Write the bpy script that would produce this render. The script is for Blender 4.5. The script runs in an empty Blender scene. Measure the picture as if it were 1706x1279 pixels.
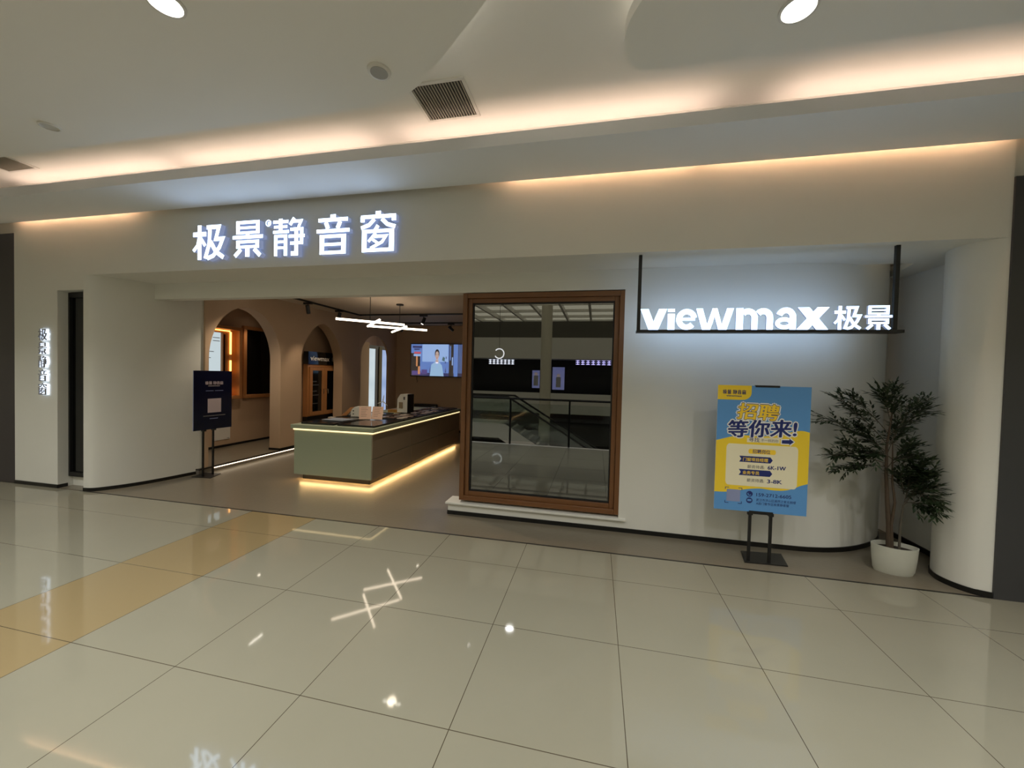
import bpy, bmesh, math, random
from mathutils import Vector, Matrix
random.seed(7)
SC = bpy.context.scene
COL = SC.collection
PI = math.pi

# ------------------------------------------------------------------ camera
FPX = 648.2
cam = bpy.data.cameras.new('camera'); cam.sensor_fit = 'HORIZONTAL'; cam.sensor_width = 36.0
cam.lens = 36.0 * FPX / 1706.0; cam.clip_start = 0.02; cam.clip_end = 200
camo = bpy.data.objects.new('camera', cam); COL.objects.link(camo)
RM = ((0.97683824, 0.02926888, -0.21196791), (0.21252288, -0.01733343, 0.97700234), (0.02492163, -0.99942128, -0.02315226))
M3 = Matrix([[r[0], -r[1], -r[2]] for r in RM])
camo.matrix_world = Matrix.Translation((0, 0, 1.65)) @ M3.to_4x4()
SC.camera = camo

# ------------------------------------------------------------------ world, exposure, added mall lights
w = bpy.data.worlds.new('sky'); SC.world = w; w.use_nodes = True
w.node_tree.nodes['Background'].inputs[0].default_value = (1.0, 0.91, 0.70, 1)
w.node_tree.nodes['Background'].inputs[1].default_value = 1.15
SC.view_settings.view_transform = 'Standard'; SC.view_settings.look = 'None'
SC.view_settings.exposure = 0.0; SC.view_settings.gamma = 1.0; SC.view_settings.use_curve_mapping = False
ADDED_LAMP_POWER = 19.5

def area_light(name, loc, size, power, color, rot=(0, 0, 0), spread=PI, size_y=None):
    l = bpy.data.lights.new(name, 'AREA'); l.energy = power; l.color = color; l.size = size
    l.shape = 'DISK' if size_y is None else 'RECTANGLE'
    if size_y: l.size_y = size_y
    l.spread = spread
    o = bpy.data.objects.new(name, l); o.location = loc; o.rotation_euler = rot; COL.objects.link(o); return o

def spot_light(name, loc, target, power, color, angle, blend=0.6, r=0.03):
    l = bpy.data.lights.new(name, 'SPOT'); l.energy = power; l.color = color; l.spot_size = angle; l.spot_blend = blend
    l.shadow_soft_size = r
    o = bpy.data.objects.new(name, l); o.location = loc
    d = Vector(target) - Vector(loc); o.rotation_euler = d.to_track_quat('-Z', 'Y').to_euler(); COL.objects.link(o); return o

# ------------------------------------------------------------------ materials
def srgb(r, g, b):
    f = lambda c: (c / 255 / 12.92) if c / 255 <= 0.04045 else ((c / 255 + 0.055) / 1.055) ** 2.4
    return (f(r), f(g), f(b), 1)
MATS = {}
def mat(name, col, rough=0.5, metal=0.0, spec=0.5, noise=0.0, nscale=8.0, bump=0.0, bscale=60.0, coat=0.0):
    if name in MATS: return MATS[name]
    m = bpy.data.materials.new(name); m.use_nodes = True
    nt = m.node_tree; b = nt.nodes['Principled BSDF']
    b.inputs['Base Color'].default_value = col; b.inputs['Roughness'].default_value = rough
    b.inputs['Metallic'].default_value = metal; b.inputs['Specular IOR Level'].default_value = spec
    b.inputs['Coat Weight'].default_value = coat
    if noise or bump:
        tc = nt.nodes.new('ShaderNodeTexCoord')
    if noise:
        n = nt.nodes.new('ShaderNodeTexNoise'); n.inputs['Scale'].default_value = nscale; n.inputs['Detail'].default_value = 5
        nt.links.new(tc.outputs['Object'], n.inputs['Vector'])
        mx = nt.nodes.new('ShaderNodeMix'); mx.data_type = 'RGBA'
        a = [min(1, c * (1 + noise)) for c in col[:3]] + [1]; d = [c * (1 - noise) for c in col[:3]] + [1]
        mx.inputs[6].default_value = d; mx.inputs[7].default_value = a
        nt.links.new(n.outputs['Fac'], mx.inputs[0]); nt.links.new(mx.outputs[2], b.inputs['Base Color'])
    if bump:
        n2 = nt.nodes.new('ShaderNodeTexNoise'); n2.inputs['Scale'].default_value = bscale; n2.inputs['Detail'].default_value = 4
        nt.links.new(tc.outputs['Object'], n2.inputs['Vector'])
        bp = nt.nodes.new('ShaderNodeBump'); bp.inputs['Strength'].default_value = bump; bp.inputs['Distance'].default_value = 0.01
        nt.links.new(n2.outputs['Fac'], bp.inputs['Height']); nt.links.new(bp.outputs['Normal'], b.inputs['Normal'])
    MATS[name] = m; return m

def emit(name, col, strength):
    if name in MATS: return MATS[name]
    m = bpy.data.materials.new(name); m.use_nodes = True
    b = m.node_tree.nodes['Principled BSDF']
    b.inputs['Base Color'].default_value = (0.6, 0.6, 0.6, 1)
    b.inputs['Emission Color'].default_value = col; b.inputs['Emission Strength'].default_value = strength
    MATS[name] = m; return m

def wood(name, c1, c2, axis=2, rough=0.4):
    if name in MATS: return MATS[name]
    m = bpy.data.materials.new(name); m.use_nodes = True; nt = m.node_tree; b = nt.nodes['Principled BSDF']
    tc = nt.nodes.new('ShaderNodeTexCoord'); mp = nt.nodes.new('ShaderNodeMapping')
    s = [22, 22, 22]; s[axis] = 1.2; mp.inputs['Scale'].default_value = s
    n = nt.nodes.new('ShaderNodeTexNoise'); n.inputs['Scale'].default_value = 2.0; n.inputs['Detail'].default_value = 6
    mx = nt.nodes.new('ShaderNodeMix'); mx.data_type = 'RGBA'; mx.inputs[6].default_value = c1; mx.inputs[7].default_value = c2
    nt.links.new(tc.outputs['Object'], mp.inputs[0]); nt.links.new(mp.outputs[0], n.inputs['Vector'])
    nt.links.new(n.outputs['Fac'], mx.inputs[0]); nt.links.new(mx.outputs[2], b.inputs['Base Color'])
    b.inputs['Roughness'].default_value = rough
    MATS[name] = m; return m

def glass_mat(name, tint, gloss_fac, gloss_col=(1, 1, 1, 1), fres=True, rough=0.0):
    if name in MATS: return MATS[name]
    m = bpy.data.materials.new(name); m.use_nodes = True; nt = m.node_tree
    nt.nodes.remove(nt.nodes['Principled BSDF']); out = nt.nodes['Material Output']
    t = nt.nodes.new('ShaderNodeBsdfTransparent'); t.inputs[0].default_value = tint
    g = nt.nodes.new('ShaderNodeBsdfGlossy'); g.inputs['Color'].default_value = gloss_col; g.inputs['Roughness'].default_value = rough
    mx = nt.nodes.new('ShaderNodeMixShader')
    if fres:
        lw = nt.nodes.new('ShaderNodeLayerWeight'); lw.inputs['Blend'].default_value = 0.25
        ma = nt.nodes.new('ShaderNodeMath'); ma.operation = 'MULTIPLY_ADD'; ma.inputs[1].default_value = 0.9; ma.inputs[2].default_value = gloss_fac
        nt.links.new(lw.outputs['Fresnel'], ma.inputs[0]); nt.links.new(ma.outputs[0], mx.inputs[0])
    else: mx.inputs[0].default_value = gloss_fac
    nt.links.new(t.outputs[0], mx.inputs[1]); nt.links.new(g.outputs[0], mx.inputs[2]); nt.links.new(mx.outputs[0], out.inputs[0])
    MATS[name] = m; return m

WALLC = srgb(222, 221, 214)
M_wall = mat('plaster', WALLC, 0.75, noise=0.02, nscale=3, bump=0.05, bscale=120)
M_shopwall = mat('shop_plaster', srgb(190, 162, 134), 0.75, noise=0.02, nscale=3, bump=0.05, bscale=120)
M_ceil = mat('ceiling_paint', srgb(240, 238, 231), 0.85, noise=0.015, nscale=2)
M_soffit = mat('soffit_paint', srgb(232, 236, 240), 0.85)
M_shopceil = mat('shop_ceiling_paint', srgb(196, 180, 160), 0.8)
M_black = mat('black_metal', srgb(18, 18, 19), 0.4)
M_base = mat('black_skirting', srgb(12, 12, 12), 0.35)
M_dark = mat('dark_panel', srgb(62, 57, 60), 0.35)
M_charcoal = mat('charcoal_panel', srgb(62, 62, 65), 0.3)
M_concrete = mat('shop_floor_coating', srgb(120, 112, 97), 0.28, noise=0.06, nscale=5, bump=0.12, bscale=30)
M_wood = wood('oak_frame', srgb(132, 88, 50), srgb(98, 62, 34))
M_woodh = wood('oak_frame_rail', srgb(132, 88, 50), srgb(98, 62, 34), axis=0)
M_woody = wood('oak_inside', srgb(196, 140, 88), srgb(164, 108, 62), axis=2)
M_gasket = mat('black_gasket', srgb(10, 10, 11), 0.5)
M_pane = glass_mat('dark_mirror_glass', (0.05, 0.05, 0.05, 1), 0.20, (0.95, 0.97, 1.0, 1))
M_clear = glass_mat('clear_glass', (0.9, 0.93, 0.92, 1), 0.03)
M_darkglass = mat('dark_glass', srgb(9, 10, 9), 0.08, spec=0.7)
M_sage = mat('sage_laminate', srgb(160, 168, 144), 0.45)
M_taupe = mat('taupe_laminate', srgb(136, 122, 104), 0.35)
M_white = mat('white_plastic', srgb(225, 222, 214), 0.4)
M_pot = mat('white_ceramic', srgb(196, 196, 184), 0.3, noise=0.03, nscale=9, bump=0.1, bscale=20)
M_soil = mat('soil', srgb(48, 38, 28), 0.9, noise=0.3, nscale=60)
M_bark = mat('tan_bark', srgb(74, 60, 46), 0.8, noise=0.2, nscale=40)
M_stemg = mat('grey_stem', srgb(88, 82, 72), 0.8)
M_leaf = mat('dark_leaf', srgb(42, 58, 33), 0.5, noise=0.35, nscale=25)
M_signface = emit('sign_white_light', (0.55, 0.74, 1.0, 1), 5.0)
M_signside = emit('sign_blue_white_edge', (0.30, 0.42, 0.85, 1), 0.30)
M_vmface = emit('hanging_sign_light', (0.44, 0.66, 1.0, 1), 5.0)
M_vmside = emit('hanging_sign_edge', (0.34, 0.46, 0.85, 1), 0.30)
M_vsface = mat('brushed_sign_face', srgb(150, 150, 156), 0.4, metal=0.3)
M_vsglow = emit('halo_light', (0.70, 0.82, 1.0, 1), 1.5)
M_cove = emit('warm_cove_tube', (1.0, 0.71, 0.56, 1), 7.4)
M_cove2 = emit('amber_cove_tube', (1.0, 0.57, 0.33, 1), 38.0)
M_led = emit('warm_led_strip', (1.0, 0.74, 0.38, 1), 1.6)
M_led2 = emit('amber_led_strip', (1.0, 0.60, 0.24, 1), 45.0)
M_ledw = emit('cream_led_strip', (1.0, 0.80, 0.56, 1), 3.0)
M_tube = emit('pendant_tube', (1.0, 0.82, 0.62, 1), 7.0)
M_lamp = emit('lamp_face', (1.0, 0.95, 0.86, 1), 14.0)
M_lampoff = mat('lamp_unlit_face', srgb(206, 204, 196), 0.4)
M_lens = emit('spot_lens', (1.0, 0.88, 0.70, 1), 12.0)
M_grey = mat('grey_metal', srgb(120, 120, 120), 0.35, metal=0.6)
M_chrome = mat('chrome', srgb(190, 188, 184), 0.18, metal=1.0)

def tile_material():
    m = bpy.data.materials.new('polished_tile'); m.use_nodes = True; nt = m.node_tree; L = nt.links.new
    b = nt.nodes['Principled BSDF']; tc = nt.nodes.new('ShaderNodeTexCoord'); sx = nt.nodes.new('ShaderNodeSeparateXYZ')
    L(tc.outputs['Object'], sx.inputs[0])
    def math_(op, a, bb=None, c=None):
        n = nt.nodes.new('ShaderNodeMath'); n.operation = op
        for i, v in enumerate((a, bb, c)):
            if v is None: continue
            if isinstance(v, (int, float)): n.inputs[i].default_value = v
            else: L(v, n.inputs[i])
        return n.outputs[0]
    def line(src, off, per, wid):
        f = math_('FRACT', math_('DIVIDE', math_('SUBTRACT', src, off), per))
        d = math_('MINIMUM', f, math_('SUBTRACT', 1.0, f))
        return math_('LESS_THAN', d, wid / per / 2)
    X, Y = sx.outputs[0], sx.outputs[1]
    inband = math_('MULTIPLY', math_('GREATER_THAN', X, -3.845), math_('LESS_THAN', X, -3.0))
    lx = line(X, 0.178, 0.8, 0.0042); ly = line(Y, 1.672, 0.787, 0.0042)
    # left of the band the columns of tiles restart
    edge = math_('MAXIMUM', math_('LESS_THAN', math_('ABSOLUTE', math_('ADD', X, 3.845)), 0.0022), math_('LESS_THAN', math_('ABSOLUTE', math_('ADD', X, 3.0)), 0.0022))
    lxo = math_('MULTIPLY', lx, math_('GREATER_THAN', X, -2.9))
    lines = math_('MAXIMUM', math_('MAXIMUM', lxo, ly), edge)
    n = nt.nodes.new('ShaderNodeTexNoise'); n.inputs['Scale'].default_value = 1.4; n.inputs['Detail'].default_value = 4
    L(tc.outputs['Object'], n.inputs['Vector'])
    c = nt.nodes.new('ShaderNodeMix'); c.data_type = 'RGBA'; c.inputs[6].default_value = srgb(142, 139, 122); c.inputs[7].default_value = srgb(150, 147, 130)
    L(n.outputs['Fac'], c.inputs[0])
    c2 = nt.nodes.new('ShaderNodeMix'); c2.data_type = 'RGBA'; c2.inputs[7].default_value = srgb(150, 133, 98)
    L(inband, c2.inputs[0]); L(c.outputs[2], c2.inputs[6])
    c3 = nt.nodes.new('ShaderNodeMix'); c3.data_type = 'RGBA'; c3.inputs[7].default_value = srgb(76, 68, 54)
    L(lines, c3.inputs[0]); L(c2.outputs[2], c3.inputs[6]); L(c3.outputs[2], b.inputs['Base Color'])
    b.inputs['Roughness'].default_value = 0.045; b.inputs['IOR'].default_value = 1.5; b.inputs['Specular IOR Level'].default_value = 0.55
    return m
M_tile = tile_material()

# ------------------------------------------------------------------ mesh builder
class MB:
    def __init__(s): s.v = []; s.f = []; s.m = []; s.mats = []
    def mi(s, m):
        if m not in s.mats: s.mats.append(m)
        return s.mats.index(m)
    def add(s, vs, fs, m, xf=None):
        k = len(s.v); i = s.mi(m)
        for p in vs:
            p = Vector(p); s.v.append(tuple(xf @ p if xf is not None else p))
        for f in fs: s.f.append([a + k for a in f]); s.m.append(i)
        return s
    def box(s, x0, x1, y0, y1, z0, z1, m, xf=None):
        vs = [(x, y, z) for z in (z0, z1) for y in (y0, y1) for x in (x0, x1)]
        return s.add(vs, [(0, 2, 3, 1), (4, 5, 7, 6), (0, 1, 5, 4), (2, 6, 7, 3), (0, 4, 6, 2), (1, 3, 7, 5)], m, xf)
    def prism(s, poly, d0, d1, m, xf=None, side=None, holes=(), back=None):
        # poly: list of (u,v); extruded along w from d0 to d1; points are (u,v,w)
        bm = bmesh.new(); loops = [poly] + list(holes); allv = []
        for lp in loops:
            vv = [bm.verts.new((p[0], p[1], 0)) for p in lp]
            for i in range(len(vv)): bm.edges.new((vv[i], vv[(i + 1) % len(vv)]))
            allv += vv
        bm.verts.index_update()
        bmesh.ops.triangle_fill(bm, edges=bm.edges[:], use_beauty=True, normal=(0, 0, 1))
        bm.verts.index_update()
        tris = [[v.index for v in f.verts] for f in bm.faces]
        co = [(v.co.x, v.co.y) for v in bm.verts]; bm.free()
        def area(t):
            a, b, c = (co[i] for i in t); return (b[0] - a[0]) * (c[1] - a[1]) - (c[0] - a[0]) * (b[1] - a[1])
        tris = [t if area(t) > 0 else t[::-1] for t in tris]
        s.add([(a, b, d1) for a, b in co], tris, m, xf)
        s.add([(a, b, d0) for a, b in co], [t[::-1] for t in tris], back or m, xf)
        for lp in loops:
            n = len(lp)
            vs = [(p[0], p[1], d0) for p in lp] + [(p[0], p[1], d1) for p in lp]
            s.add(vs, [(i, (i + 1) % n, (i + 1) % n + n, i + n) for i in range(n)], side or m, xf)
        return s
    def stroke(s, pts, w, d0, d1, m, xf=None, side=None, closed=False, back=None):
        P = [Vector((p[0], p[1])) for i_, p in enumerate(pts) if i_ == 0 or (Vector(p[:2]) - Vector(pts[i_ - 1][:2])).length > 1e-5]; n = len(P); Lf = []; Rt = []
        for i in range(n):
            a = P[i - 1] if (i > 0 or closed) else None; b = P[(i + 1) % n] if (i < n - 1 or closed) else None
            d1v = (P[i] - a).normalized() if a is not None else None; d2v = (b - P[i]).normalized() if b is not None else None
            if d1v is None: nr = Vector((-d2v.y, d2v.x)); k = 1
            elif d2v is None: nr = Vector((-d1v.y, d1v.x)); k = 1
            else:
                nr = Vector((-d1v.y - d2v.y, d1v.x + d2v.x))
                if nr.length < 1e-6: nr = Vector((-d1v.y, d1v.x))
                nr.normalize(); k = 1 / max(0.4, nr.dot(Vector((-d1v.y, d1v.x))))
            Lf.append(P[i] + nr * w / 2 * k); Rt.append(P[i] - nr * w / 2 * k)
        vs = []
        for i in range(n): vs += [(*Rt[i], d0), (*Lf[i], d0), (*Rt[i], d1), (*Lf[i], d1)]
        ff = []; sf = []
        for i in range(n if closed else n - 1):
            a = 4 * i; b = 4 * ((i + 1) % n)
            ff.append((a + 2, b + 2, b + 3, a + 3)); sf += [(a + 1, b + 1, b, a), (a, b, b + 2, a + 2), (b + 1, a + 1, a + 3, b + 3)]
        if not closed:
            sf += [(0, 2, 3, 1)]; e = 4 * (n - 1); sf += [(e, e + 1, e + 3, e + 2)]
        s.add(vs, ff, m, xf); s.add(vs, sf, side or m, xf); s.add(vs, [(f[3] - 2, f[2] - 2, f[1] - 2, f[0] - 2) for f in ff], back or side or m, xf); return s
    def tube(s, pts, r, m, n=10, xf=None, caps=True):
        P = [Vector(p) for p in pts]; rr = r if isinstance(r, (list, tuple)) else [r] * len(P)
        t0 = (P[1] - P[0]).normalized(); up = Vector((0, 0, 1)) if abs(t0.z) < 0.9 else Vector((1, 0, 0))
        u = t0.cross(up).normalized(); vs = []
        for i, p in enumerate(P):
            if i == 0: t = t0
            elif i == len(P) - 1: t = (P[i] - P[i - 1]).normalized()
            else: t = ((P[i] - P[i - 1]).normalized() + (P[i + 1] - P[i]).normalized()).normalized()
            u = (u - t * u.dot(t)).normalized(); v = t.cross(u)
            for k in range(n):
                a = 2 * PI * k / n; vs.append(p + (u * math.cos(a) + v * math.sin(a)) * rr[i])
        fs = [(i * n + k, i * n + (k + 1) % n, (i + 1) * n + (k + 1) % n, (i + 1) * n + k) for i in range(len(P) - 1) for k in range(n)]
        if caps: fs += [tuple(range(n))[::-1], tuple((len(P) - 1) * n + k for k in range(n))]
        return s.add(vs, fs, m, xf)
    def lathe(s, prof, m, n=32, xf=None, caps=True):
        vs = [(r * math.cos(2 * PI * k / n), r * math.sin(2 * PI * k / n), z) for r, z in prof for k in range(n)]
        fs = [(i * n + k, i * n + (k + 1) % n, (i + 1) * n + (k + 1) % n, (i + 1) * n + k) for i in range(len(prof) - 1) for k in range(n)]
        if caps: fs += [tuple(range(n))[::-1], tuple((len(prof) - 1) * n + k for k in range(n))]
        return s.add(vs, fs, m, xf)
    def build(s, name, parent=None, smooth=35, bevel=0.0, seg=2, loc=None):
        me = bpy.data.meshes.new(name); me.from_pydata(s.v, [], s.f)
        for m in s.mats: me.materials.append(m)
        me.polygons.foreach_set('material_index', s.m)
        if smooth:
            me.polygons.foreach_set('use_smooth', [True] * len(me.polygons)); me.set_sharp_from_angle(angle=math.radians(smooth))
        me.update()
        o = bpy.data.objects.new(name, me); COL.objects.link(o)
        if parent is not None:
            o.parent = parent; o.matrix_parent_inverse = Matrix.Translation(-parent.location) if parent.get('_abs') else Matrix()
        if bevel:
            b = o.modifiers.new('bevel', 'BEVEL'); b.width = bevel; b.segments = seg; b.limit_method = 'ANGLE'; b.angle_limit = math.radians(40)
        return o

# text as geometry, using Blender's own built-in font
def text_geo(body, size, bold=0.0, shear=0.0, spacing=1.0):
    cu = bpy.data.curves.new('lettering', 'FONT'); cu.body = body; cu.size = size; cu.offset = bold; cu.shear = shear
    cu.space_character = spacing; cu.resolution_u = 3; cu.fill_mode = 'FRONT'
    o = bpy.data.objects.new('lettering', cu); COL.objects.link(o)
    dg = bpy.context.evaluated_depsgraph_get(); dg.update()
    me = bpy.data.meshes.new_from_object(o.evaluated_get(dg))
    vs = [tuple(v.co) for v in me.vertices]; fs = [tuple(p.vertices) for p in me.polygons]
    bpy.data.objects.remove(o); bpy.data.curves.remove(cu); bpy.data.meshes.remove(me)
    return vs, fs

def put_text(mb, body, u0, v0, width, height, d, m, xf, bold=0.0, shear=0.0, ring=0.0):
    # fits text in the box (u0,v0,width,height) on the plane w=d; bold and ring thicken the strokes with shifted copies
    vs, fs = text_geo(body, 1.0, 0.0, shear)
    if not vs: return
    x0 = min(p[0] for p in vs); x1 = max(p[0] for p in vs); y0 = min(p[1] for p in vs); y1 = max(p[1] for p in vs)
    sx = width / (x1 - x0); sy = height / (y1 - y0)
    shifts = [(0, 0)]
    if bold: shifts = [(-bold, 0), (bold, 0), (0, bold * .6), (0, -bold * .6)]
    if ring: shifts = [(ring * math.cos(k * PI / 4), ring * math.sin(k * PI / 4)) for k in range(8)]
    for k, (du, dv) in enumerate(shifts):
        mb.add([(u0 + (p[0] - x0) * sx + du * sx, v0 + (p[1] - y0) * sy + dv * sy, d + k * 3e-5) for p in vs], fs, m, xf)

def thing(name, label, cat, loc=(0, 0, 0), rotz=0.0, group=None):
    o = bpy.data.objects.new(name, None); COL.objects.link(o); o.location = loc; o.rotation_euler = (0, 0, rotz)
    o.empty_display_size = 0.1; o['label'] = label; o['category'] = cat
    if group: o['group'] = group
    return o
def tag(o, label, cat, group=None):
    o['label'] = label; o['category'] = cat
    if group: o['group'] = group
    return o
def struct(o): o['kind'] = 'structure'; return o
def struct_root(name, loc=(0, 0, 0)):
    o = bpy.data.objects.new(name, None); COL.objects.link(o); o.location = loc; o['kind'] = 'structure'; return o
def dup(root, loc, rotz, label=None):
    r = root.copy(); COL.objects.link(r); r.location = loc; r.rotation_euler = (0, 0, rotz)
    if label: r['label'] = label
    for ch in list(root.children):
        c = ch.copy(); COL.objects.link(c); c.parent = r
        for g in list(ch.children):
            d = g.copy(); COL.objects.link(d); d.parent = c
    return r
def frame_xf(origin, udir, vdir, wdir):
    M = Matrix.Identity(4)
    for i in range(3): M[i][0] = udir[i]; M[i][1] = vdir[i]; M[i][2] = wdir[i]; M[i][3] = origin[i]
    return M
XZ = lambda x, y, z: frame_xf((x, y, z), (1, 0, 0), (0, 0, 1), (0, -1, 0))   # facing -Y (towards the mall)

# ------------------------------------------------------------------ hand drawn sign characters (unit box)
def arc(cx, cy, rx, ry, a0, a1, n=14):
    return [(cx + rx * math.cos(math.radians(a0 + (a1 - a0) * i / n)), cy + ry * math.sin(math.radians(a0 + (a1 - a0) * i / n))) for i in range(n + 1)]
G = {
 'ji': [([(0, .74), (.43, .74)], .13), ([(.21, 1), (.21, 0)], .135), ([(.2, .66), (.15, .42), (.01, .26)], .10), ([(.25, .62), (.4, .40)], .10),
        ([(.44, .93), (.84, .93), (.74, .58), (.96, .58), (.86, .34), (.66, .10), (.47, .03)], .115), ([(.55, .93), (.53, .45), (.40, .03)], .12),
        ([(.57, .52), (.74, .22), (.99, .04)], .12)],
 'jing': [([(.12, .96), (.88, .96)], .09), ([(.17, 1), (.17, .64)], .12), ([(.83, 1), (.83, .64)], .12), ([(.12, .81), (.88, .81)], .07), ([(.12, .67), (.88, .67)], .075),
        ([(0, .55), (1, .55)], .10), ([(.5, .66), (.5, .52)], .12), ([(.12, .42), (.88, .42)], .085), ([(.18, .46), (.18, .24)], .12), ([(.82, .46), (.82, .24)], .12), ([(.12, .275), (.88, .275)], .08),
        ([(.5, .27), (.5, 0)], .15), ([(.28, .21), (.08, .02)], .12), ([(.72, .21), (.92, .02)], .12)],
 'jing4': [([(.0, .92), (.48, .92)], .085), ([(.03, .785), (.45, .785)], .075), ([(0, .65), (.5, .65)], .085), ([(.24, 1), (.24, .63)], .12),
        ([(.04, .535), (.45, .535)], .08), ([(.09, .57), (.09, 0)], .105), ([(.4, .57), (.4, 0)], .105), ([(.1, .38), (.4, .38)], .07), ([(.1, .22), (.4, .22)], .07),
        ([(.67, 1), (.54, .82)], .10), ([(.6, .91), (.88, .91), (.80, .74)], .085), ([(.55, .70), (.95, .70)], .085), ([(.5, .515), (1, .515)], .085), ([(.55, .33), (.95, .33)], .085),
        ([(.905, .74), (.905, .29)], .10), ([(.74, .72), (.74, .05), (.58, .05)], .12)],
 'yin': [([(.5, 1.02), (.5, .9)], .16), ([(.05, .885), (.95, .885)], .10), ([(.28, .83), (.35, .66)], .12), ([(.72, .83), (.64, .66)], .12), ([(0, .60), (1, .60)], .10),
        ([(.1, .46), (.9, .46)], .09), ([(.17, .5), (.17, 0)], .14), ([(.83, .5), (.83, 0)], .14), ([(.15, .25), (.85, .25)], .08), ([(.1, .04), (.9, .04)], .09)],
 'chuang': [([(.5, 1.02), (.5, .93)], .15), ([(.02, .885), (.98, .885)], .095), ([(.07, .9), (.07, .76)], .12), ([(.93, .9), (.93, .76)], .12), ([(.40, .82), (.25, .68), (.03, .61)], .10), ([(.60, .82), (.75, .68), (.97, .61)], .10),
        ([(.50, .66), (.42, .54)], .10), ([(.06, .52), (.94, .52)], .09), ([(.125, .56), (.125, 0)], .14), ([(.875, .56), (.875, 0)], .14), ([(.06, .045), (.94, .045)], .09),
        ([(.44, .47), (.24, .26)], .075), ([(.40, .385), (.72, .385), (.62, .24), (.30, .09)], .08), ([(.36, .31), (.52, .20)], .07)],
}
VM = [('v', [([(.14, 1), (.56, .0)], .40), ([(1.06, 1), (.64, .0)], .40)], None),
      ('i', [([(1.47, .76), (1.47, 0)], .38), ([(1.47, 1.0), (1.47, .85)], .38)], None),
      ('e', [(arc(2.22, .49, .37, .37, 10, 318, 22), .30), ([(1.85, .50), (2.62, .50)], .17)], None),
      ('w', [([(2.82, 1), (3.12, 0)], .34), ([(3.55, 1), (3.24, 0)], .25), ([(3.55, 1), (3.84, 0)], .25), ([(4.27, 1), (3.96, 0)], .34)], None),
      ('m', [([(4.70, 1), (4.70, 0)], .36), ([(5.38, 0), (5.38, .55)] + arc(5.08, .55, .30, .30, 0, 140, 8), .31), ([(6.06, 0), (6.06, .55)] + arc(5.76, .55, .30, .30, 0, 140, 8), .32)], None),
      ('a', [(arc(6.70, .29, .30, .18, 0, 360, 20)[:-1], .22), ([(7.07, 0), (7.07, .58)] + arc(6.76, .56, .31, .32, 5, 160, 10), .31)], 0),
      ('x', [([(7.52, 1), (8.34, 0)], .42), ([(8.36, 1), (7.48, 0)], .42)], None)]

def glyph(mb, key, xf, w, h, d0, d1, face, side, back=None, grow=1.0):
    S = xf @ Matrix.Diagonal((w, h, 1, 1))
    for i, (pts, wd) in enumerate(G[key]):
        # keep the stroke width even in both directions by working in scaled units
        mb.stroke([(p[0] * w, p[1] * h) for p in pts], wd * grow * (w + h) / 2, d0, d1 + 0.0003 * i, face, xf, side, back=back)

# ================================================================== SETTING
FY = 3.743                      # facade plane
# floors
b = MB(); b.box(-14, 9, -0.30, FY - 0.012, -0.25, 0, M_tile); struct(b.build('floor', smooth=0))
b = MB(); b.box(-14, 9, FY + 0.006, 12.2, -0.2, 0, M_concrete); struct(b.build('floor_shop', smooth=0))
b = MB(); b.box(-6.55, 3.08, FY - 0.012, FY + 0.006, -0.2, 0.002, M_black); struct(b.build('trim_threshold', smooth=0))
# raised step of the side rooms
M_step = mat('step_riser', srgb(120, 112, 102), 0.5)
b = MB(); b.box(-7.3, -5.935, 4.80, 8.9, 0.0, 0.062, M_step); b.box(-7.3, -5.925, 4.80, 8.9, 0.062, 0.08, M_base)
b.box(-7.3, -5.96, 4.80, 8.9, 0.08, 0.0815, M_concrete)
struct(b.build('floor_step', smooth=0))
b = MB(); b.box(-5.931, -5.922, 5.02, 8.8, 0.048, 0.060, M_ledw)
tag(b.build('led_strip'), 'cream LED strip glowing along the foot of the raised step', 'light strip')

# front wall: fascia + over-slot filler + left pilaster, one plane
def rect(u0, v0, u1, v1): return [(u0, v0), (u1, v0), (u1, v1), (u0, v1)]
b = MB()
outline = [(-7.75, 0), (-6.95, 0), (-6.95, 2.612), (-6.49, 2.612), (-6.49, 2.80), (3.07, 2.80), (3.07, 3.62), (-7.75, 3.62)]
b.prism([(x, z) for x, z in outline], -0.16, 0, M_wall, XZ(0, FY, 0))
struct(b.build('wall_front', smooth=0))
b = MB(); b.box(-7.755, -6.945, FY - 0.008, FY + 0.10, 0, 0.045, M_base); struct(b.build('baseboard_pilaster', smooth=0))

# left curved wall
curve_l = [(-6.49, FY), (-6.40, FY + 0.012), (-6.33, 3.80), (-6.255, 3.90), (-6.185, 4.02), (-6.12, 4.18), (-6.07, 4.37), (-6.03, 4.58), (-6.0, 4.78), (-5.975, 4.95)]
def smooth_curve(pts, n=4):
    out = []
    for i in range(len(pts) - 1):
        p0 = pts[max(0, i - 1)]; p1 = pts[i]; p2 = pts[i + 1]; p3 = pts[min(len(pts) - 1, i + 2)]
        for k in range(n):
            t = k / n
            out.append(tuple(0.5 * ((2 * p1[j]) + (-p0[j] + p2[j]) * t + (2 * p0[j] - 5 * p1[j] + 4 * p2[j] - p3[j]) * t * t + (-p0[j] + 3 * p1[j] - 3 * p2[j] + p3[j]) * t ** 3) for j in (0, 1)))
    return out + [pts[-1]]
cl = smooth_curve(curve_l)
b = MB(); b.prism([(-6.49, 4.95)] + cl, 0.0, 2.975, M_wall); struct(b.build('wall_curved_left', smooth=40))
def offset_strip(pts, d, z0, z1, m):
    bb = MB(); P = [Vector(p) for p in pts]; out = []
    for i, p in enumerate(P):
        t = (P[min(i + 1, len(P) - 1)] - P[max(i - 1, 0)]).normalized(); nrm = Vector((t.y, -t.x))
        out.append(tuple(p + nrm * d))
    bb.prism([tuple(p) for p in P][::-1] + out, z0, z1, m); return bb
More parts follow.
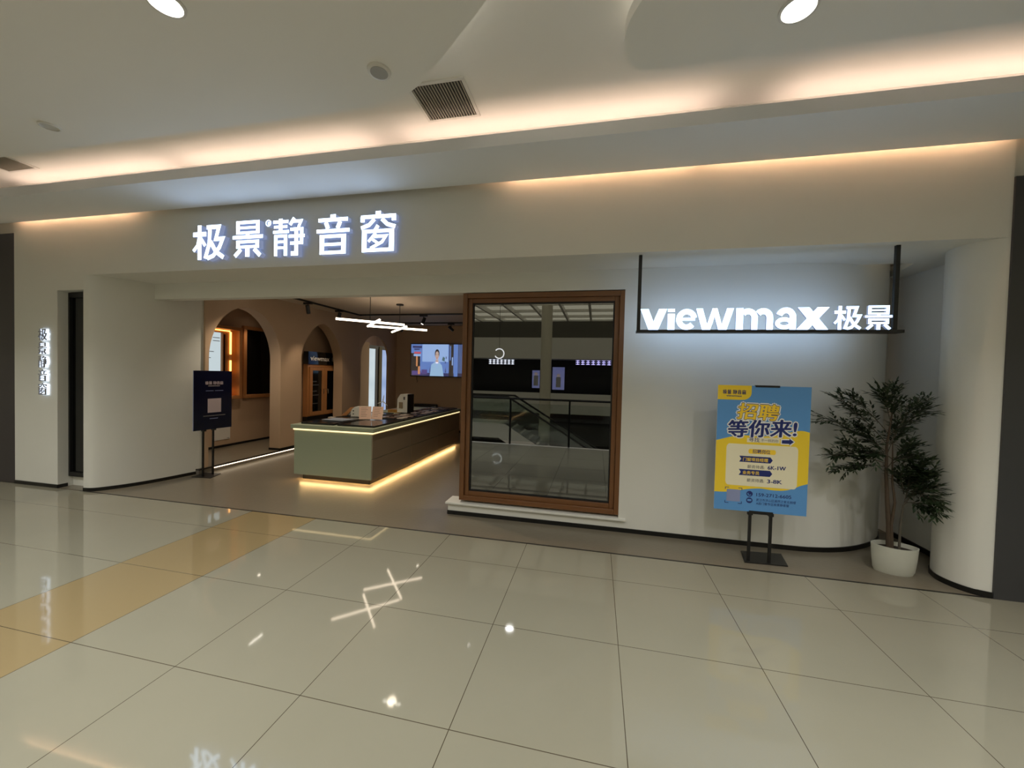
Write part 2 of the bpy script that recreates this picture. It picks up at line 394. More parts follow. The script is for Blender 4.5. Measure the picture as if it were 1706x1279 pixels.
struct(offset_strip(cl, 0.008, 0, 0.045, M_base).build('baseboard_curved_left', smooth=40))

# slot between pilaster and curved wall: dark glazed slit with a low sill
slot = struct_root('window_1', (-6.72, 3.86, 0))
b = MB(); b.box(-6.95, -6.49, 3.90, 3.98, 0, 0.135, M_wall); struct(b.build('trim_slot_sill', smooth=0))
b = MB(); b.box(-0.23, -0.20, -0.01, 0.06, 0.135, 2.60, M_gasket); b.box(-0.20, 0.23, -0.01, 0.06, 2.54, 2.60, M_gasket); b.box(-0.20, 0.23, -0.01, 0.06, 0.135, 0.19, M_gasket)
b.build('frame', slot)
b = MB(); b.box(-0.20, 0.23, 0.02, 0.03, 0.19, 2.54, M_darkglass); b.build('pane', slot)

# soffit under the fascia, back beam
b = MB(); b.prism([(-6.49, FY + 0.16), (3.07, FY + 0.16), (3.30, 5.0), (3.05, 5.0), (2.9, 4.42), (-6.49, 4.42)], 2.80, 2.86, M_wall)
struct(b.build('ceiling_soffit', smooth=0))
b = MB(); b.box(-6.2, 0.27, 4.29, 4.42, 2.585, 2.975, M_wall); struct(b.build('wall_beam', smooth=0))

# right (window) wall with its curved end
curve_r = [(0.27, 4.29), (1.2, 4.285), (1.9, 4.29), (2.15, 4.315), (2.36, 4.375), (2.56, 4.475), (2.76, 4.62), (2.93, 4.79), (3.05, 4.98)]
cr = smooth_curve(curve_r)
cr_in = [(x - 0.06, y + 0.14) for x, y in cr[::-1]]
b = MB(); b.prism(cr + [(2.98, 5.08), (0.27, 4.43)][:1] + [(2.0, 4.43), (0.27, 4.43)], 0.0, 2.975, M_wall)
struct(b.build('wall_right', smooth=40))
b = MB(); b.box(-1.665, 0.27, 4.29, 4.46, 0.0, 0.125, M_wall); struct(b.build('wall_under_window', smooth=0))
struct(offset_strip([(-1.67, 4.29)] + cr, 0.010, 0, 0.045, M_base).build('baseboard_right', smooth=40))
b = MB(); b.box(-1.69, 0.345, 4.255, 4.50, 0.125, 0.148, M_wall); struct(b.build('trim_window_sill', bevel=0.004))

# wall behind the plant and the right rounded column
b = MB(); b.prism([(3.20, 3.9), (3.40, 3.9), (3.40, 6.0), (3.20, 6.0)], 0, 2.975, M_wall); b.box(3.0, 3.4, 5.2, 5.3, 0, 2.975, M_wall)
struct(b.build('wall_plant_corner', smooth=0))
ccol = [(2.885, 4.10), (2.885, 4.0)] + [(2.885 + 0.20 * (1 - math.cos(a)), 3.743 + 0.235 * (1 - math.sin(a))) for a in [math.radians(90 * i / 12) for i in range(13)]][:0]
ccol = smooth_curve([(3.2, 4.28), (3.06, 4.24), (2.94, 4.14), (2.885, 4.0), (2.895, 3.90), (2.935, 3.82), (2.99, 3.77), (3.07, FY)], 5)
b = MB(); b.prism(ccol + [(3.2, FY)], 0, 2.80, M_wall); struct(b.build('wall_column_right', smooth=40))
struct(offset_strip([(3.22, 5.0), (3.2, 4.28)][1:] + ccol, 0.008, 0, 0.045, M_base).build('baseboard_column_right', smooth=40))
b = MB(); b.box(3.185, 3.2, 4.2, 5.05, 0, 0.05, M_base); struct(b.build('baseboard_plant_corner', smooth=0))

# neighbours of the facade
b = MB(); b.box(-12, -7.75, FY - 0.0, FY + 0.3, 0.0, 3.40, M_dark); struct(b.build('wall_left', smooth=0))
b = MB(); b.box(-12, -7.75, FY + 0.05, FY + 0.35, 3.40, 3.70, M_wall); struct(b.build('wall_left_top', smooth=0))
b = MB(); b.box(3.07, 8, FY - 0.015, FY + 0.3, 0.0, 3.255, M_charcoal); struct(b.build('wall_right_neighbour', smooth=0))
b = MB(); b.box(3.07, 8, FY + 0.05, FY + 0.35, 3.255, 3.70, M_wall); struct(b.build('wall_right_top', smooth=0))

# mall ceiling
b = MB(); b.box(-14, 9, -0.30, 3.30, 3.75, 3.85, M_ceil); struct(b.build('ceiling', smooth=0))
b = MB(); b.box(-14, 9, 3.30, 3.36, 3.512, 3.85, M_ceil); struct(b.build('wall_cove_back', smooth=0))
b = MB(); b.prism([(3.095, 3.505), (3.675, 3.505), (3.675, 3.53), (3.115, 3.53), (3.115, 3.606), (3.095, 3.606)], -14, 9, M_soffit, frame_xf((0, 0, 0), (0, 1, 0), (0, 0, 1), (1, 0, 0))); struct(b.build('ceiling_cove_soffit', smooth=0))
b = MB(); b.box(-14, 9, 3.36, 3.95, 3.66, 3.72, M_ceil); struct(b.build('ceiling_cove_top', smooth=0))
left_panel = [(-14, -0.2), (0.9, -0.2)] + [(-0.62, 1.98), (-0.94, 2.24), (-1.10, 2.37)] + smooth_curve([(-1.10, 2.37), (-1.20, 2.445), (-1.34, 2.52), (-1.56, 2.58), (-1.90, 2.60), (-2.3, 2.605)], 4) + [(-14, 2.60)]
b = MB(); b.prism([p for p in left_panel], 3.585, 3.66, M_ceil); struct(b.build('ceiling_panel_left', smooth=30))
rp = smooth_curve([(0.30, 1.95), (0.185, 2.10), (0.112, 2.26), (0.105, 2.42), (0.16, 2.55), (0.25, 2.605), (0.40, 2.612)], 5)
b = MB(); b.prism([(1.2, -0.2), (9, -0.2), (9, 2.61), (1.4, 2.615)] + rp[::-1] , 3.585, 3.66, M_ceil); struct(b.build('ceiling_panel_right', smooth=30))
M_edge = emit('panel_edge_tube', (1.0, 0.95, 0.86, 1), 5.0)
b = MB(); b.tube([(0.55, 0.1, 3.70), (-0.74, 1.95, 3.70), (-1.18, 2.28, 3.70)], 0.01, M_edge, 6); tag(b.build('edge_tube'), 'hidden strip light along the slanted edge of the left ceiling panel', 'light', 'strip lights above the ceiling panels')
b = MB(); b.tube([(1.05, 0.9, 3.70), (0.40, 2.00, 3.70), (0.24, 2.30, 3.70), (0.26, 2.42, 3.70)], 0.01, M_edge, 6); tag(b.build('edge_tube'), 'hidden strip light along the curved edge of the right ceiling panel', 'light', 'strip lights above the ceiling panels')
# cove lamps
for i, (x0, x1) in enumerate([(-9.6, -7.2), (-6.6, -4.35), (-4.2, -2.0), (-1.75, 0.78), (1.25, 3.8), (4.1, 6.4)]):
    b = MB(); b.tube([(x0, 3.20, 3.548), (x1, 3.20, 3.548)], 0.012, M_cove, 8)
    tag(b.build('cove_tube'), 'warm tube light hidden in the ceiling cove above the storefront', 'light', 'tube lights in the ceiling cove')
for (x0, x1) in [(-7.6, -5.6), (-0.9, 0.8), (0.9, 3.0)]:
    b = MB(); b.tube([(x0, 3.70, 3.615), (x1, 3.70, 3.615)], 0.006, M_cove2, 6)
    tag(b.build('cove_tube'), 'amber strip light hidden in the slot above the fascia', 'light', 'strip lights above the fascia')
# mall shell (closes the corridor left, right)
b = MB(); b.box(-14.2, -14, -20, 12, -5.2, 5.6, M_wall); struct(b.build('wall_far_left', smooth=0))
b = MB(); b.box(9, 9.2, -20, 12, -5.2, 5.6, M_wall); struct(b.build('wall_far_right', smooth=0))

# shop interior shell
b = MB()
def arch_pts(y0, y1, spring, apex, p=2.0, n=24):
    c = (y0 + y1) / 2; a = (y1 - y0) / 2; out = []
    for i in range(n + 1):
        t = i / n; yy = -a * math.cos(PI * t); h = (1 - abs(yy / a) ** p) ** (1 / 2.0)
        out.append((c + yy, spring + (apex - spring) * h))
    return out
a1 = [(4.96, 0.08)] + arch_pts(4.96, 6.38, 1.80, 2.70) + [(6.38, 0.08)]
a2 = [(6.90, 0.08)] + arch_pts(6.90, 8.24, 1.75, 2.68, 1.55) + [(8.24, 0.08)]
poly = [(4.90, 0.08)] + a1 + a2 + [(8.90, 0.08), (8.90, 2.975), (4.90, 2.975)]
YZ = frame_xf((-6.19, 0, 0), (0, 1, 0), (0, 0, 1), (1, 0, 0))
b.prism(poly, 0, 0.24, M_shopwall, YZ); struct(b.build('wall_arches', smooth=30))
b = MB()
for y0, y1 in ((6.38, 6.90), (8.24, 8.90)): b.box(-6.20, -5.942, y0 - 0.008, y1 + 0.008, 0.08, 0.12, M_base)
struct(b.build('baseboard_arches', smooth=0))
b = MB(); b.box(-7.3, 3.4, 4.42, 12, 2.975, 3.05, M_shopceil); b.box(-7.3, -6.2, 3.9, 4.42, 2.975, 3.05, M_shopceil); struct(b.build('ceiling_shop', smooth=0))
b = MB(); b.box(-7.34, -7.2, 3.9, 8.9, 0.0, 2.975, M_shopwall); struct(b.build('wall_side_room', smooth=0))
b = MB(); b.box(-7.2, -6.5, 7.75, 7.85, 0.0, 2.975, M_shopwall); struct(b.build('wall_side_room_end', smooth=0))
b = MB(); b.box(-7.2, -7.185, 4.6, 7.75, 0.08, 0.125, M_base); struct(b.build('baseboard_side_room', smooth=0))
b = MB(); b.box(-6.58, -6.46, 6.82, 8.9, 0.08, 2.975, M_shopwall); b.box(-6.46, -6.19, 6.82, 6.88, 0.08, 2.975, M_shopwall); struct(b.build('wall_niche_back', smooth=0))
# oblique wall with the third arch
A3 = Vector((-5.95, 8.9)); B3 = Vector((-5.68, 10.3)); t3 = (B3 - A3).normalized(); n3 = Vector((t3.y, -t3.x))
OB = frame_xf((A3.x, A3.y, 0), (t3.x, t3.y, 0), (0, 0, 1), (n3.x, n3.y, 0))
a3 = [(0.06, 0)] + arch_pts(0.06, 1.10, 2.0, 2.61) + [(1.10, 0)]
b = MB(); b.prism([(0.0, 0)] + a3 + [(1.43, 0), (1.43, 2.975), (0.0, 2.975)], -0.07, 0, M_shopwall, OB); struct(b.build('wall_back_left', smooth=30))
b = MB(); b.box(-5.70, 3.3, 10.3, 10.4, 0, 2.975, M_shopwall); struct(b.build('wall_back', smooth=0))
b = MB(); b.box(-5.66, 3.3, 10.288, 10.3, 0, 0.06, M_base); struct(b.build('baseboard_back', smooth=0))
b = MB(); b.box(3.3, 3.4, 5.3, 12, 0, 2.975, M_shopwall); struct(b.build('wall_shop_right', smooth=0))
b = MB(); b.box(-7.4, -5.6, 11.9, 12.0, 0, 2.975, M_shopwall); b.box(-7.4, -7.3, 8.9, 12, 0, 2.975, M_shopwall); b.box(-7.3, -6.2, 8.9, 8.98, 0, 2.975, M_shopwall); struct(b.build('wall_far_room', smooth=0))

# lit window behind the third arch
OB2 = frame_xf((A3.x - n3.x * 0.9, A3.y - n3.y * 0.9, 0), (t3.x, t3.y, 0), (0, 0, 1), (n3.x, n3.y, 0))
def sky_pane(name, c1, c2, strength, scale=2.0):
    m = bpy.data.materials.new(name); m.use_nodes = True; nt = m.node_tree; bs = nt.nodes['Principled BSDF']
    tc = nt.nodes.new('ShaderNodeTexCoord'); n = nt.nodes.new('ShaderNodeTexNoise'); n.inputs['Scale'].default_value = scale; n.inputs['Detail'].default_value = 3
    mx = nt.nodes.new('ShaderNodeMix'); mx.data_type = 'RGBA'; mx.inputs[6].default_value = c1; mx.inputs[7].default_value = c2
    nt.links.new(tc.outputs['Object'], n.inputs['Vector']); nt.links.new(n.outputs['Fac'], mx.inputs[0]); nt.links.new(mx.outputs[2], bs.inputs['Emission Color'])
    bs.inputs['Emission Strength'].default_value = strength; bs.inputs['Base Color'].default_value = (0.1, 0.1, 0.1, 1); return m
M_skyw = sky_pane('bright_pane', srgb(170, 190, 200), srgb(215, 228, 230), 0.95)
M_skyb = sky_pane('blue_pane', srgb(90, 130, 190), srgb(190, 208, 240), 0.9)
win3 = struct_root('window_4')
b = MB(); b.box(1.27, 1.56, 0.25, 2.34, -0.02, 0.0, M_skyw, OB2); b.build('white_pane', win3)
b = MB(); b.box(1.80, 2.45, 0.25, 2.32, -0.02, 0.0, M_skyb, OB2); b.build('blue_pane', win3)
M_olive = mat('olive_frame', srgb(96, 88, 52), 0.5)
b = MB(); b.box(1.56, 1.68, 0.2, 2.40, -0.04, 0.02, M_charcoal, OB2); b.box(1.68, 1.80, 0.2, 2.40, -0.04, 0.05, M_olive, OB2); b.box(1.22, 2.5, 2.33, 2.43, -0.04, 0.03, M_charcoal, OB2); b.box(1.22, 2.5, 0.15, 0.25, -0.04, 0.03, M_charcoal, OB2)
b.build('frame', win3)
b = MB(); b.box(0.2, 1.27, 0, 2.5, -0.10, 0.04, M_shopwall, OB2); struct(b.build('wall_far_room_panel', smooth=0))

# ================================================================== BIG WINDOW
win = struct_root('window_2', (-0.63, 4.33, 0))
X0, X1, Z0, Z1 = -0.905, 0.905, 0.175, 2.577
def frame_part(mb, x0, x1, z0, z1, fw, y0, y1, mv, mh):
    mb.box(x0, x0 + fw, y0, y1, z0, z1, mv); mb.box(x1 - fw, x1, y0, y1, z0, z1, mv)
    mb.box(x0 + fw, x1 - fw, y0, y1, z0, z0 + fw, mh); mb.box(x0 + fw, x1 - fw, y0, y1, z1 - fw, z1, mh)
b = MB(); frame_part(b, X0, X1, Z0, Z1, 0.055, -0.035, 0.16, M_wood, M_woodh); b.build('outer_frame', win, bevel=0.004)
b = MB(); frame_part(b, X0 + 0.055, X1 - 0.055, Z0 + 0.055, Z1 - 0.055, 0.05, -0.005, 0.10, M_wood, M_woodh); b.build('sash', win, bevel=0.004)
b = MB(); frame_part(b, X0 + 0.105, X1 - 0.105, Z0 + 0.105, Z1 - 0.105, 0.014, 0.012, 0.06, M_gasket, M_gasket); b.build('gasket', win)
b = MB(); b.box(X0 + 0.119, X1 - 0.119, 0.03, 0.054, Z0 + 0.119, Z1 - 0.119, M_pane); b.build('pane', win, smooth=0)

# ================================================================== SIGNS
sign = thing('fascia_sign', 'large glowing white Chinese letters mounted on the fascia above the shop entrance', 'sign', (-3.38, FY, 2.85))
spec = [('ji', -4.637, -4.200, 2.895, 3.290), ('jing', -4.077, -3.671, 2.905, 3.305), ('jing4', -3.538, -3.130, 2.895, 3.300), ('yin', -2.985, -2.588, 2.890, 3.300), ('chuang', -2.463, -2.047, 2.892, 3.302)]
for key, x0, x1, z0, z1 in spec:
    b = MB(); glyph(b, key, XZ(x0 + 3.38, 0, z0 - 2.85), x1 - x0, z1 - z0, 0.020, 0.075, M_signface, M_signside, grow=0.96)
    b.build('letter', sign, smooth=0)
b = MB(); b.stroke(arc(0, 0, 0.032, 0.032, 0, 360, 20)[:-1], 0.010, 0.02, 0.07, M_signface, XZ(-3.606 + 3.38, 0, 0.415), M_signside, closed=True)
put_text(b, 'R', -0.012, -0.016, 0.024, 0.032, 0.06, M_signface, XZ(-3.606 + 3.38, 0, 0.415), bold=0.02)
b.build('registered_mark', sign, smooth=0)

hs = thing('hanging_sign', 'glowing white lettering standing on a black bar hung from the soffit', 'sign', (1.4, 3.84, 2.10))
b = MB(); b.box(-1.048, 1.045, -0.05, 0.05, -0.025, 0.0, M_black); b.build('bar', hs, bevel=0.002)
for x in (-1.045, 0.985):
    b = MB(); b.box(x, x + 0.03, -0.015, 0.015, 0.0, 0.70, M_black); b.build('rod', hs, bevel=0.002)
sc = 0.1775
for nm, strokes, closed in VM:
    b = MB()
    for i, (pts, wd) in enumerate(strokes):
        if len(pts) == 2 and abs(pts[0][0] - pts[1][0]) > .01 and nm in 'vwx':    # slanted strokes end level with the line
            h_ = wd * sc * (.60 if nm == 'x' else .50 if nm == 'v' else .46); xa, xb = pts[0][0] * sc, pts[1][0] * sc; zt = sc * 1.08 + .004
            b.prism([(xb - h_, .004), (xb + h_, .004), (xa + h_, zt), (xa - h_, zt)] , -0.011 - 0.0002 * i, 0.011 + 0.0003 * i, M_vmface, XZ(-1.005, 0, 0), side=M_vmside); continue
        b.stroke([(p[0] * sc, p[1] * sc * 1.08 + 0.004) for p in pts], wd * sc * 0.90, -0.011 - 0.0002 * i, 0.011 + 0.0003 * i, M_vmface, XZ(-1.005, 0, 0), M_vmside, closed=(closed == i), back=M_vmface)
    b.build('letter', hs, smooth=20)
for key, x0, x1 in (('ji', 0.562, 0.756), ('jing', 0.785, 0.979)):
    b = MB(); glyph(b, key, XZ(x0, 0, 0.004), x1 - x0, 0.200, -0.011, 0.011, M_vmface, M_vmside, back=M_vmface, grow=0.97); b.build('letter', hs, smooth=0)

vs_ = thing('vertical_sign', 'vertical row of small backlit Chinese letters on the left pilaster', 'sign', (-7.15, FY, 1.65))
for i, key in enumerate(('ji', 'jing', 'jing4', 'yin', 'chuang')):
    zt = 2.100 - i * 0.180; zb = zt - 0.145
    b = MB(); glyph(b, key, XZ(-0.085, 0, zb - 1.65), 0.150, 0.150, 0.030, 0.036, M_vsface, M_vsface, grow=0.78)
    glyph(b, key, XZ(-0.085, 0, zb - 1.65), 0.150, 0.150, 0.008, 0.024, M_vsglow, M_vsglow, grow=0.86)
    b.build('letter', vs_, smooth=0)

# ================================================================== POSTER STANDS
def pm(name, c, r=0.45): return mat('print_' + name, c, r)
P_blue = pm('blue', srgb(92, 152, 214)); P_yel = pm('yellow', srgb(244, 210, 52)); P_navy = pm('navy', srgb(28, 42, 112)); P_cream = pm('cream', srgb(238, 230, 200))
P_white = pm('white', srgb(240, 240, 238)); P_dnavy = pm('midnight', srgb(10, 14, 46), 0.25); P_pink = pm('pale_pink', srgb(206, 190, 196)); P_pale = pm('pale_blue', srgb(140, 150, 190))
P_amber = pm('amber', srgb(252, 212, 56)); P_grey = pm('grey', srgb(120, 116, 112))
def rrect(u0, v0, u1, v1, r, n=5):
    out = []
    for cx, cy, a in ((u1 - r, v1 - r, 0), (u0 + r, v1 - r, 90), (u0 + r, v0 + r, 180), (u1 - r, v0 + r, 270)):
        out += arc(cx, cy, r, r, a, a + 90, n)
    return out
def face(mb, poly, d, m, xf):
    mb.prism(poly, d - 0.0002, d, m, xf)

ps = thing('poster_stand', 'blue and yellow recruitment poster on a black floor stand beside the plant', 'poster stand', (1.53, 4.0, 0))
PW, PH = 0.755, 1.145
TILT = Matrix.Rotation(math.radians(-3), 4, 'Z')
XF = Matrix.Translation((-0.435, -0.10, 0.462)) @ frame_xf((0, 0, 0), (1, 0, 0), (0, 0, 1), (0, -1, 0))
b = MB(); b.prism(rect(0, 0, PW, PH), -0.012, 0, P_blue, XF, side=M_white)
U = lambda pts: [(p[0] * PW, p[1] * PH) for p in pts]
top = smooth_curve([(0, .555), (.08, .572), (.18, .592), (.30, .606), (.45, .602), (.62, .612), (.75, .635), (.87, .658), (.94, .660), (1, .650)], 4)
bot = smooth_curve([(1, .252), (.93, .235), (.84, .205), (.74, .186), (.62, .184), (.50, .190), (.36, .178), (.24, .158), (.12, .143), (0, .140)], 4)
face(b, U(top + bot)[::-1], 0.0006, P_yel, XF)
face(b, U([(0, .885), (.26, .885)] + arc(.27, .94, .10, .055, -90, 0, 6) + [(.37, 1), (0, 1)]), 0.0006, P_yel, XF)
for k_, key in enumerate(('ji', 'jing', 'jing4', 'yin', 'chuang')):
    glyph(b, key, XF @ Matrix.Translation(((.055 + k_ * .050 + (.012 if k_ > 1 else 0)) * PW, .930 * PH, 0)), .042 * PW, .034 * PH, 0.0006, 0.001, P_navy, P_navy)
put_text(b, 'viewmax', .095 * PW, .910 * PH, .17 * PW, .013 * PH, 0.001, P_navy, XF, bold=0.03)
face(b, [(p[0] * PW, p[1] * PH) for p in rrect(.118, .203, .888, .535, .035)], 0.001, P_cream, XF)
face(b, [(p[0] * PW, p[1] * PH) for p in rrect(.36, .462, .655, .500, .018)], 0.0014, P_amber, XF)
put_text(b, '招聘岗位', .405 * PW, .466 * PH, .19 * PW, .032 * PH, 0.0018, P_navy, XF, bold=0.02)
for v0, tx, wd in ((.393, '门窗项目经理', .27), (.287, '业务专员', .18)):
    face(b, U([(.262, v0), (.60, v0), (.625, v0 + .024), (.60, v0 + .048), (.262, v0 + .048), (.285, v0 + .024)]), 0.0014, P_navy, XF)
    put_text(b, tx, .305 * PW, v0 * PH + .010, wd * PW, .028 * PH, 0.0018, P_amber, XF, bold=0.02)
for v0, tx, w_ in ((.345, '6K-1W', .19), (.237, '3-8K', .155)):
    put_text(b, '薪资待遇:', .355 * PW, v0 * PH, .185 * PW, .027 * PH, 0.0014, P_grey, XF, bold=0.015)
    put_text(b, tx, .575 * PW, v0 * PH, w_ * PW, .029 * PH, 0.0014, P_navy, XF, bold=0.035)
def outlined(tx, u, v, wd, ht, mf, shear, o1, o2, rot=0.0, bw=0.03):
    X2 = XF @ Matrix.Translation((u * PW, v * PH, 0)) @ Matrix.Rotation(rot, 4, 'Z')
    put_text(b, tx, 0, 0, wd * PW, ht * PH, 0.0012, P_white, X2, shear=shear, ring=bw + o2 * 1.5)
    if o1: put_text(b, tx, 0, 0, wd * PW, ht * PH, 0.0018, P_navy, X2, shear=shear, ring=bw + o1)
    put_text(b, tx, 0, 0, wd * PW, ht * PH, 0.0026, mf, X2, bold=bw, shear=shear)
outlined('招聘', .225, .735, .44, .125, P_amber, 0.12, 0.022, 0.055, math.radians(-1))
outlined('等你来!', .135, .585, .735, .135, P_navy, 0.10, 0.0, 0.035, math.radians(3), 0.03)
face(b, U([(.34, .552), (.69, .556), (.69, .600), (.34, .585)]), 0.0008, P_cream, XF)
put_text(b, '寻找', .36 * PW, .556 * PH, .115 * PW, .036 * PH, 0.0026, P_navy, XF)
put_text(b, '不一样的你', .49 * PW, .560 * PH, .185 * PW, .024 * PH, 0.0026, P_grey, XF)
face(b, U([(.70, .548), (.80, .548), (.80, .535), (.85, .572), (.80, .605), (.80, .594), (.70, .590)]), 0.0026, P_white, XF)
face(b, U([(.712, .556), (.79, .556), (.79, .546), (.838, .572), (.79, .596), (.79, .585), (.712, .582)]), 0.0032, P_navy, XF)
face(b, U(rect(.138, .072, .288, .168)), 0.001, P_pale, XF)
for cu_, cv_, su, sv in ((.122, .182, 1, -1), (.305, .182, -1, -1), (.122, .058, 1, 1), (.305, .058, -1, 1)):
    b.stroke([(cu_ * PW + su * .03, cv_ * PH), (cu_ * PW, cv_ * PH), (cu_ * PW, cv_ * PH + sv * .02)], 0.005, 0.0006, 0.001, P_navy, XF)
for cv_ in (.142, .090):
    face(b, arc(.39 * PW, cv_ * PH, .026, .026, 0, 360, 18)[:-1], 0.001, P_navy, XF)
b.stroke(arc(.39 * PW, .142 * PH, .013, .013, 150, 330, 8), 0.007, 0.001, 0.0014, P_blue, XF)
face(b, rrect(.368 * PW, .083 * PH, .412 * PW, .100 * PH, .006), 0.0014, P_blue, XF)
put_text(b, '159-2712-6605', .465 * PW, .127 * PH, .37 * PW, .026 * PH, 0.001, P_navy, XF, bold=0.012)
put_text(b, '武汉市洪山区居然之家北侧楼', .465 * PW, .088 * PH, .42 * PW, .022 * PH, 0.001, P_navy, XF)
put_text(b, 'A座门窗专区极景静音窗', .465 * PW, .060 * PH, .35 * PW, .022 * PH, 0.001, P_navy, XF)
o = b.build('poster_panel', ps, smooth=0); o['label'] = 'blue and yellow printed poster board'
b = MB(); b.box(.42 * PW, .68 * PW, -0.004, 0.012, -0.016, 0.008, M_black, XF @ Matrix.Identity(4)); 
b = MB(); b.prism(rect(.41 * PW, PH - .012, .67 * PW, PH + .006), -0.02, 0.004, M_black, XF); b.build('top_clip', ps)
b = MB(); b.prism(rect(.39 * PW, -.018, .65 * PW, .010), -0.02, 0.004, M_black, XF); b.build('bottom_clip', ps)
for x in (-0.125, 0.045):
    b = MB(); b.box(x - 0.011, x + 0.011, -0.095, -0.075, 0.008, 1.2, M_black); b.box(x - 0.02, x + 0.02, -0.098, -0.070, 0.43, 0.455, M_black); b.build('upright', ps)
b = MB(); b.prism([(-0.17, -0.13), (0.19, -0.11), (0.24, 0.15), (-0.12, 0.12)], 0.0, 0.008, M_black); b.build('base_plate', ps, bevel=0.002)

pl = thing('poster_stand', 'midnight blue poster on a black floor stand by the curved wall left of the counter', 'poster stand', (-5.76, 4.80, 0))
QW, QH = 0.575, 0.885
XL = Matrix.Translation((0.055, -0.27, 0.715)) @ frame_xf((0, 0, 0), (0.06, 0.998, 0), (0, 0, 1), (0.998, -0.06, 0))
b = MB(); b.prism(rect(0, 0, QW, QH), -0.012, 0, P_dnavy, XL, side=P_pale)
for k_, key in enumerate(('ji', 'jing', 'jing4', 'yin', 'chuang')):
    glyph(b, key, XL @ Matrix.Translation(((.285 + k_ * .092 + (.02 if k_ > 1 else 0)) * QW, .765 * QH, 0)), .082 * QW, .055 * QH, 0.0002, 0.001, P_pink, P_pink)
put_text(b, 'viewmax', .36 * QW, .735 * QH, .31 * QW, .018 * QH, 0.001, P_pink, XL, bold=0.03)
for u0, u1 in ((.30, .50), (.54, .76)): face(b, [(u0 * QW, .655 * QH), (u1 * QW, .655 * QH), (u1 * QW, .663 * QH), (u0 * QW, .663 * QH)], 0.0008, P_pale, XL)
face(b, [(p[0] * QW, p[1] * QH) for p in rect(.35, .285, .705, .525)], 0.0008, P_pink, XL)
face(b, [(p[0] * QW, p[1] * QH) for p in rect(.24, .225, .82, .240)], 0.0008, P_grey, XL)
face(b, [(p[0] * QW, p[1] * QH) for p in rect(.40, .178, .62, .188)], 0.0008, P_pale, XL)
o = b.build('poster_panel', pl, smooth=0); o['label'] = 'midnight blue printed board with pale lettering'
for y in (-0.10, 0.055):
    b = MB(); b.box(0.015, 0.035, y - 0.011, y + 0.011, 0.008, 1.45, M_black); b.box(0.01, 0.06, y - 0.02, y + 0.02, 0.69, 0.715, M_black); b.build('upright', pl)
b = MB(); b.prism([(-0.13, -0.15), (0.19, -0.12), (0.09, 0.13), (-0.17, 0.09)], 0, 0.008, M_black); b.build('base_plate', pl, bevel=0.002)

# ================================================================== POTTED PLANT
pt = thing('potted_plant', 'leafy bamboo-like plant in a white boat-shaped ceramic pot in the right corner', 'plant', (2.60, 4.03, 0))
def boat(a, bb, z, ang=math.radians(-8), n=40):
    out = []
    for k in range(n):
        t = 2 * PI * k / n; x = a * math.cos(t); y = bb * math.copysign(abs(math.sin(t)) ** 1.35, math.sin(t))
        out.append((x * math.cos(ang) - y * math.sin(ang), x * math.sin(ang) + y * math.cos(ang), z))
    return out
b = MB(); rings = [boat(.135, .075, 0.0), boat(.148, .088, .03), boat(.158, .10, .12), boat(.165, .108, .225), boat(.167, .109, .24), boat(.158, .100, .24), boat(.152, .094, .20)]
n = 40; vv = [p for r in rings for p in r]
ff = [(i * n + k, i * n + (k + 1) % n, (i + 1) * n + (k + 1) % n, (i + 1) * n + k) for i in range(len(rings) - 1) for k in range(n)] + [tuple(range(n))[::-1]]
b.add(vv, ff, M_pot); b.build('pot', pt, smooth=50)
b = MB(); r = boat(.153, .095, .205); b.add(r, [tuple(range(n))], M_soil); b.build('soil', pt, smooth=0)
b = MB(); b.tube([(-.035, .01, .19), (-.04, .012, .40), (-.055, .02, .60), (-.075, .02, .85), (-.08, .02, 1.1), (-.06, .015, 1.35), (-.05, .01, 1.48)], [.022, .020, .017, .013, .010, .006, .003], M_bark, 10)
b.tube([(-.02, 0, .19), (-.035, -.005, .42), (-.02, -.012, .62), (-.045, -.01, .80), (-.05, 0, 1.15)], [.015, .013, .010, .008, .004], M_bark, 8); b.build('trunk', pt)
b = MB(); b.tube([(.035, 0, .19), (.035, 0, .42), (.045, -.01, .60), (.09, -.05, .74), (.12, -.08, .82)], [.010, .009, .007, .005, .003], M_stemg, 8); b.build('side_stem', pt)
tw = MB(); lf = MB()
def leaf(p, d, L, wd):
    d = d.normalized(); up = Vector((random.uniform(-.5, .5), random.uniform(-.5, .5), 1)).normalized(); sd = d.cross(up)
    if sd.length < .1: sd = Vector((1, 0, 0))
    sd.normalize(); nn = sd.cross(d); a = p; m1 = p + d * L * .35 - nn * L * .03; m2 = p + d * L * .7 - nn * L * .07; e = p + d * L - nn * L * .16
    vs = [a, m1 + sd * wd, m1 - nn * wd * .3, m1 - sd * wd, m2 + sd * wd * .75, m2 - nn * wd * .25, m2 - sd * wd * .75, e]
    lf.add(vs, [(0, 2, 1), (0, 3, 2), (1, 2, 5, 4), (2, 3, 6, 5), (4, 5, 7), (5, 6, 7)], M_leaf)
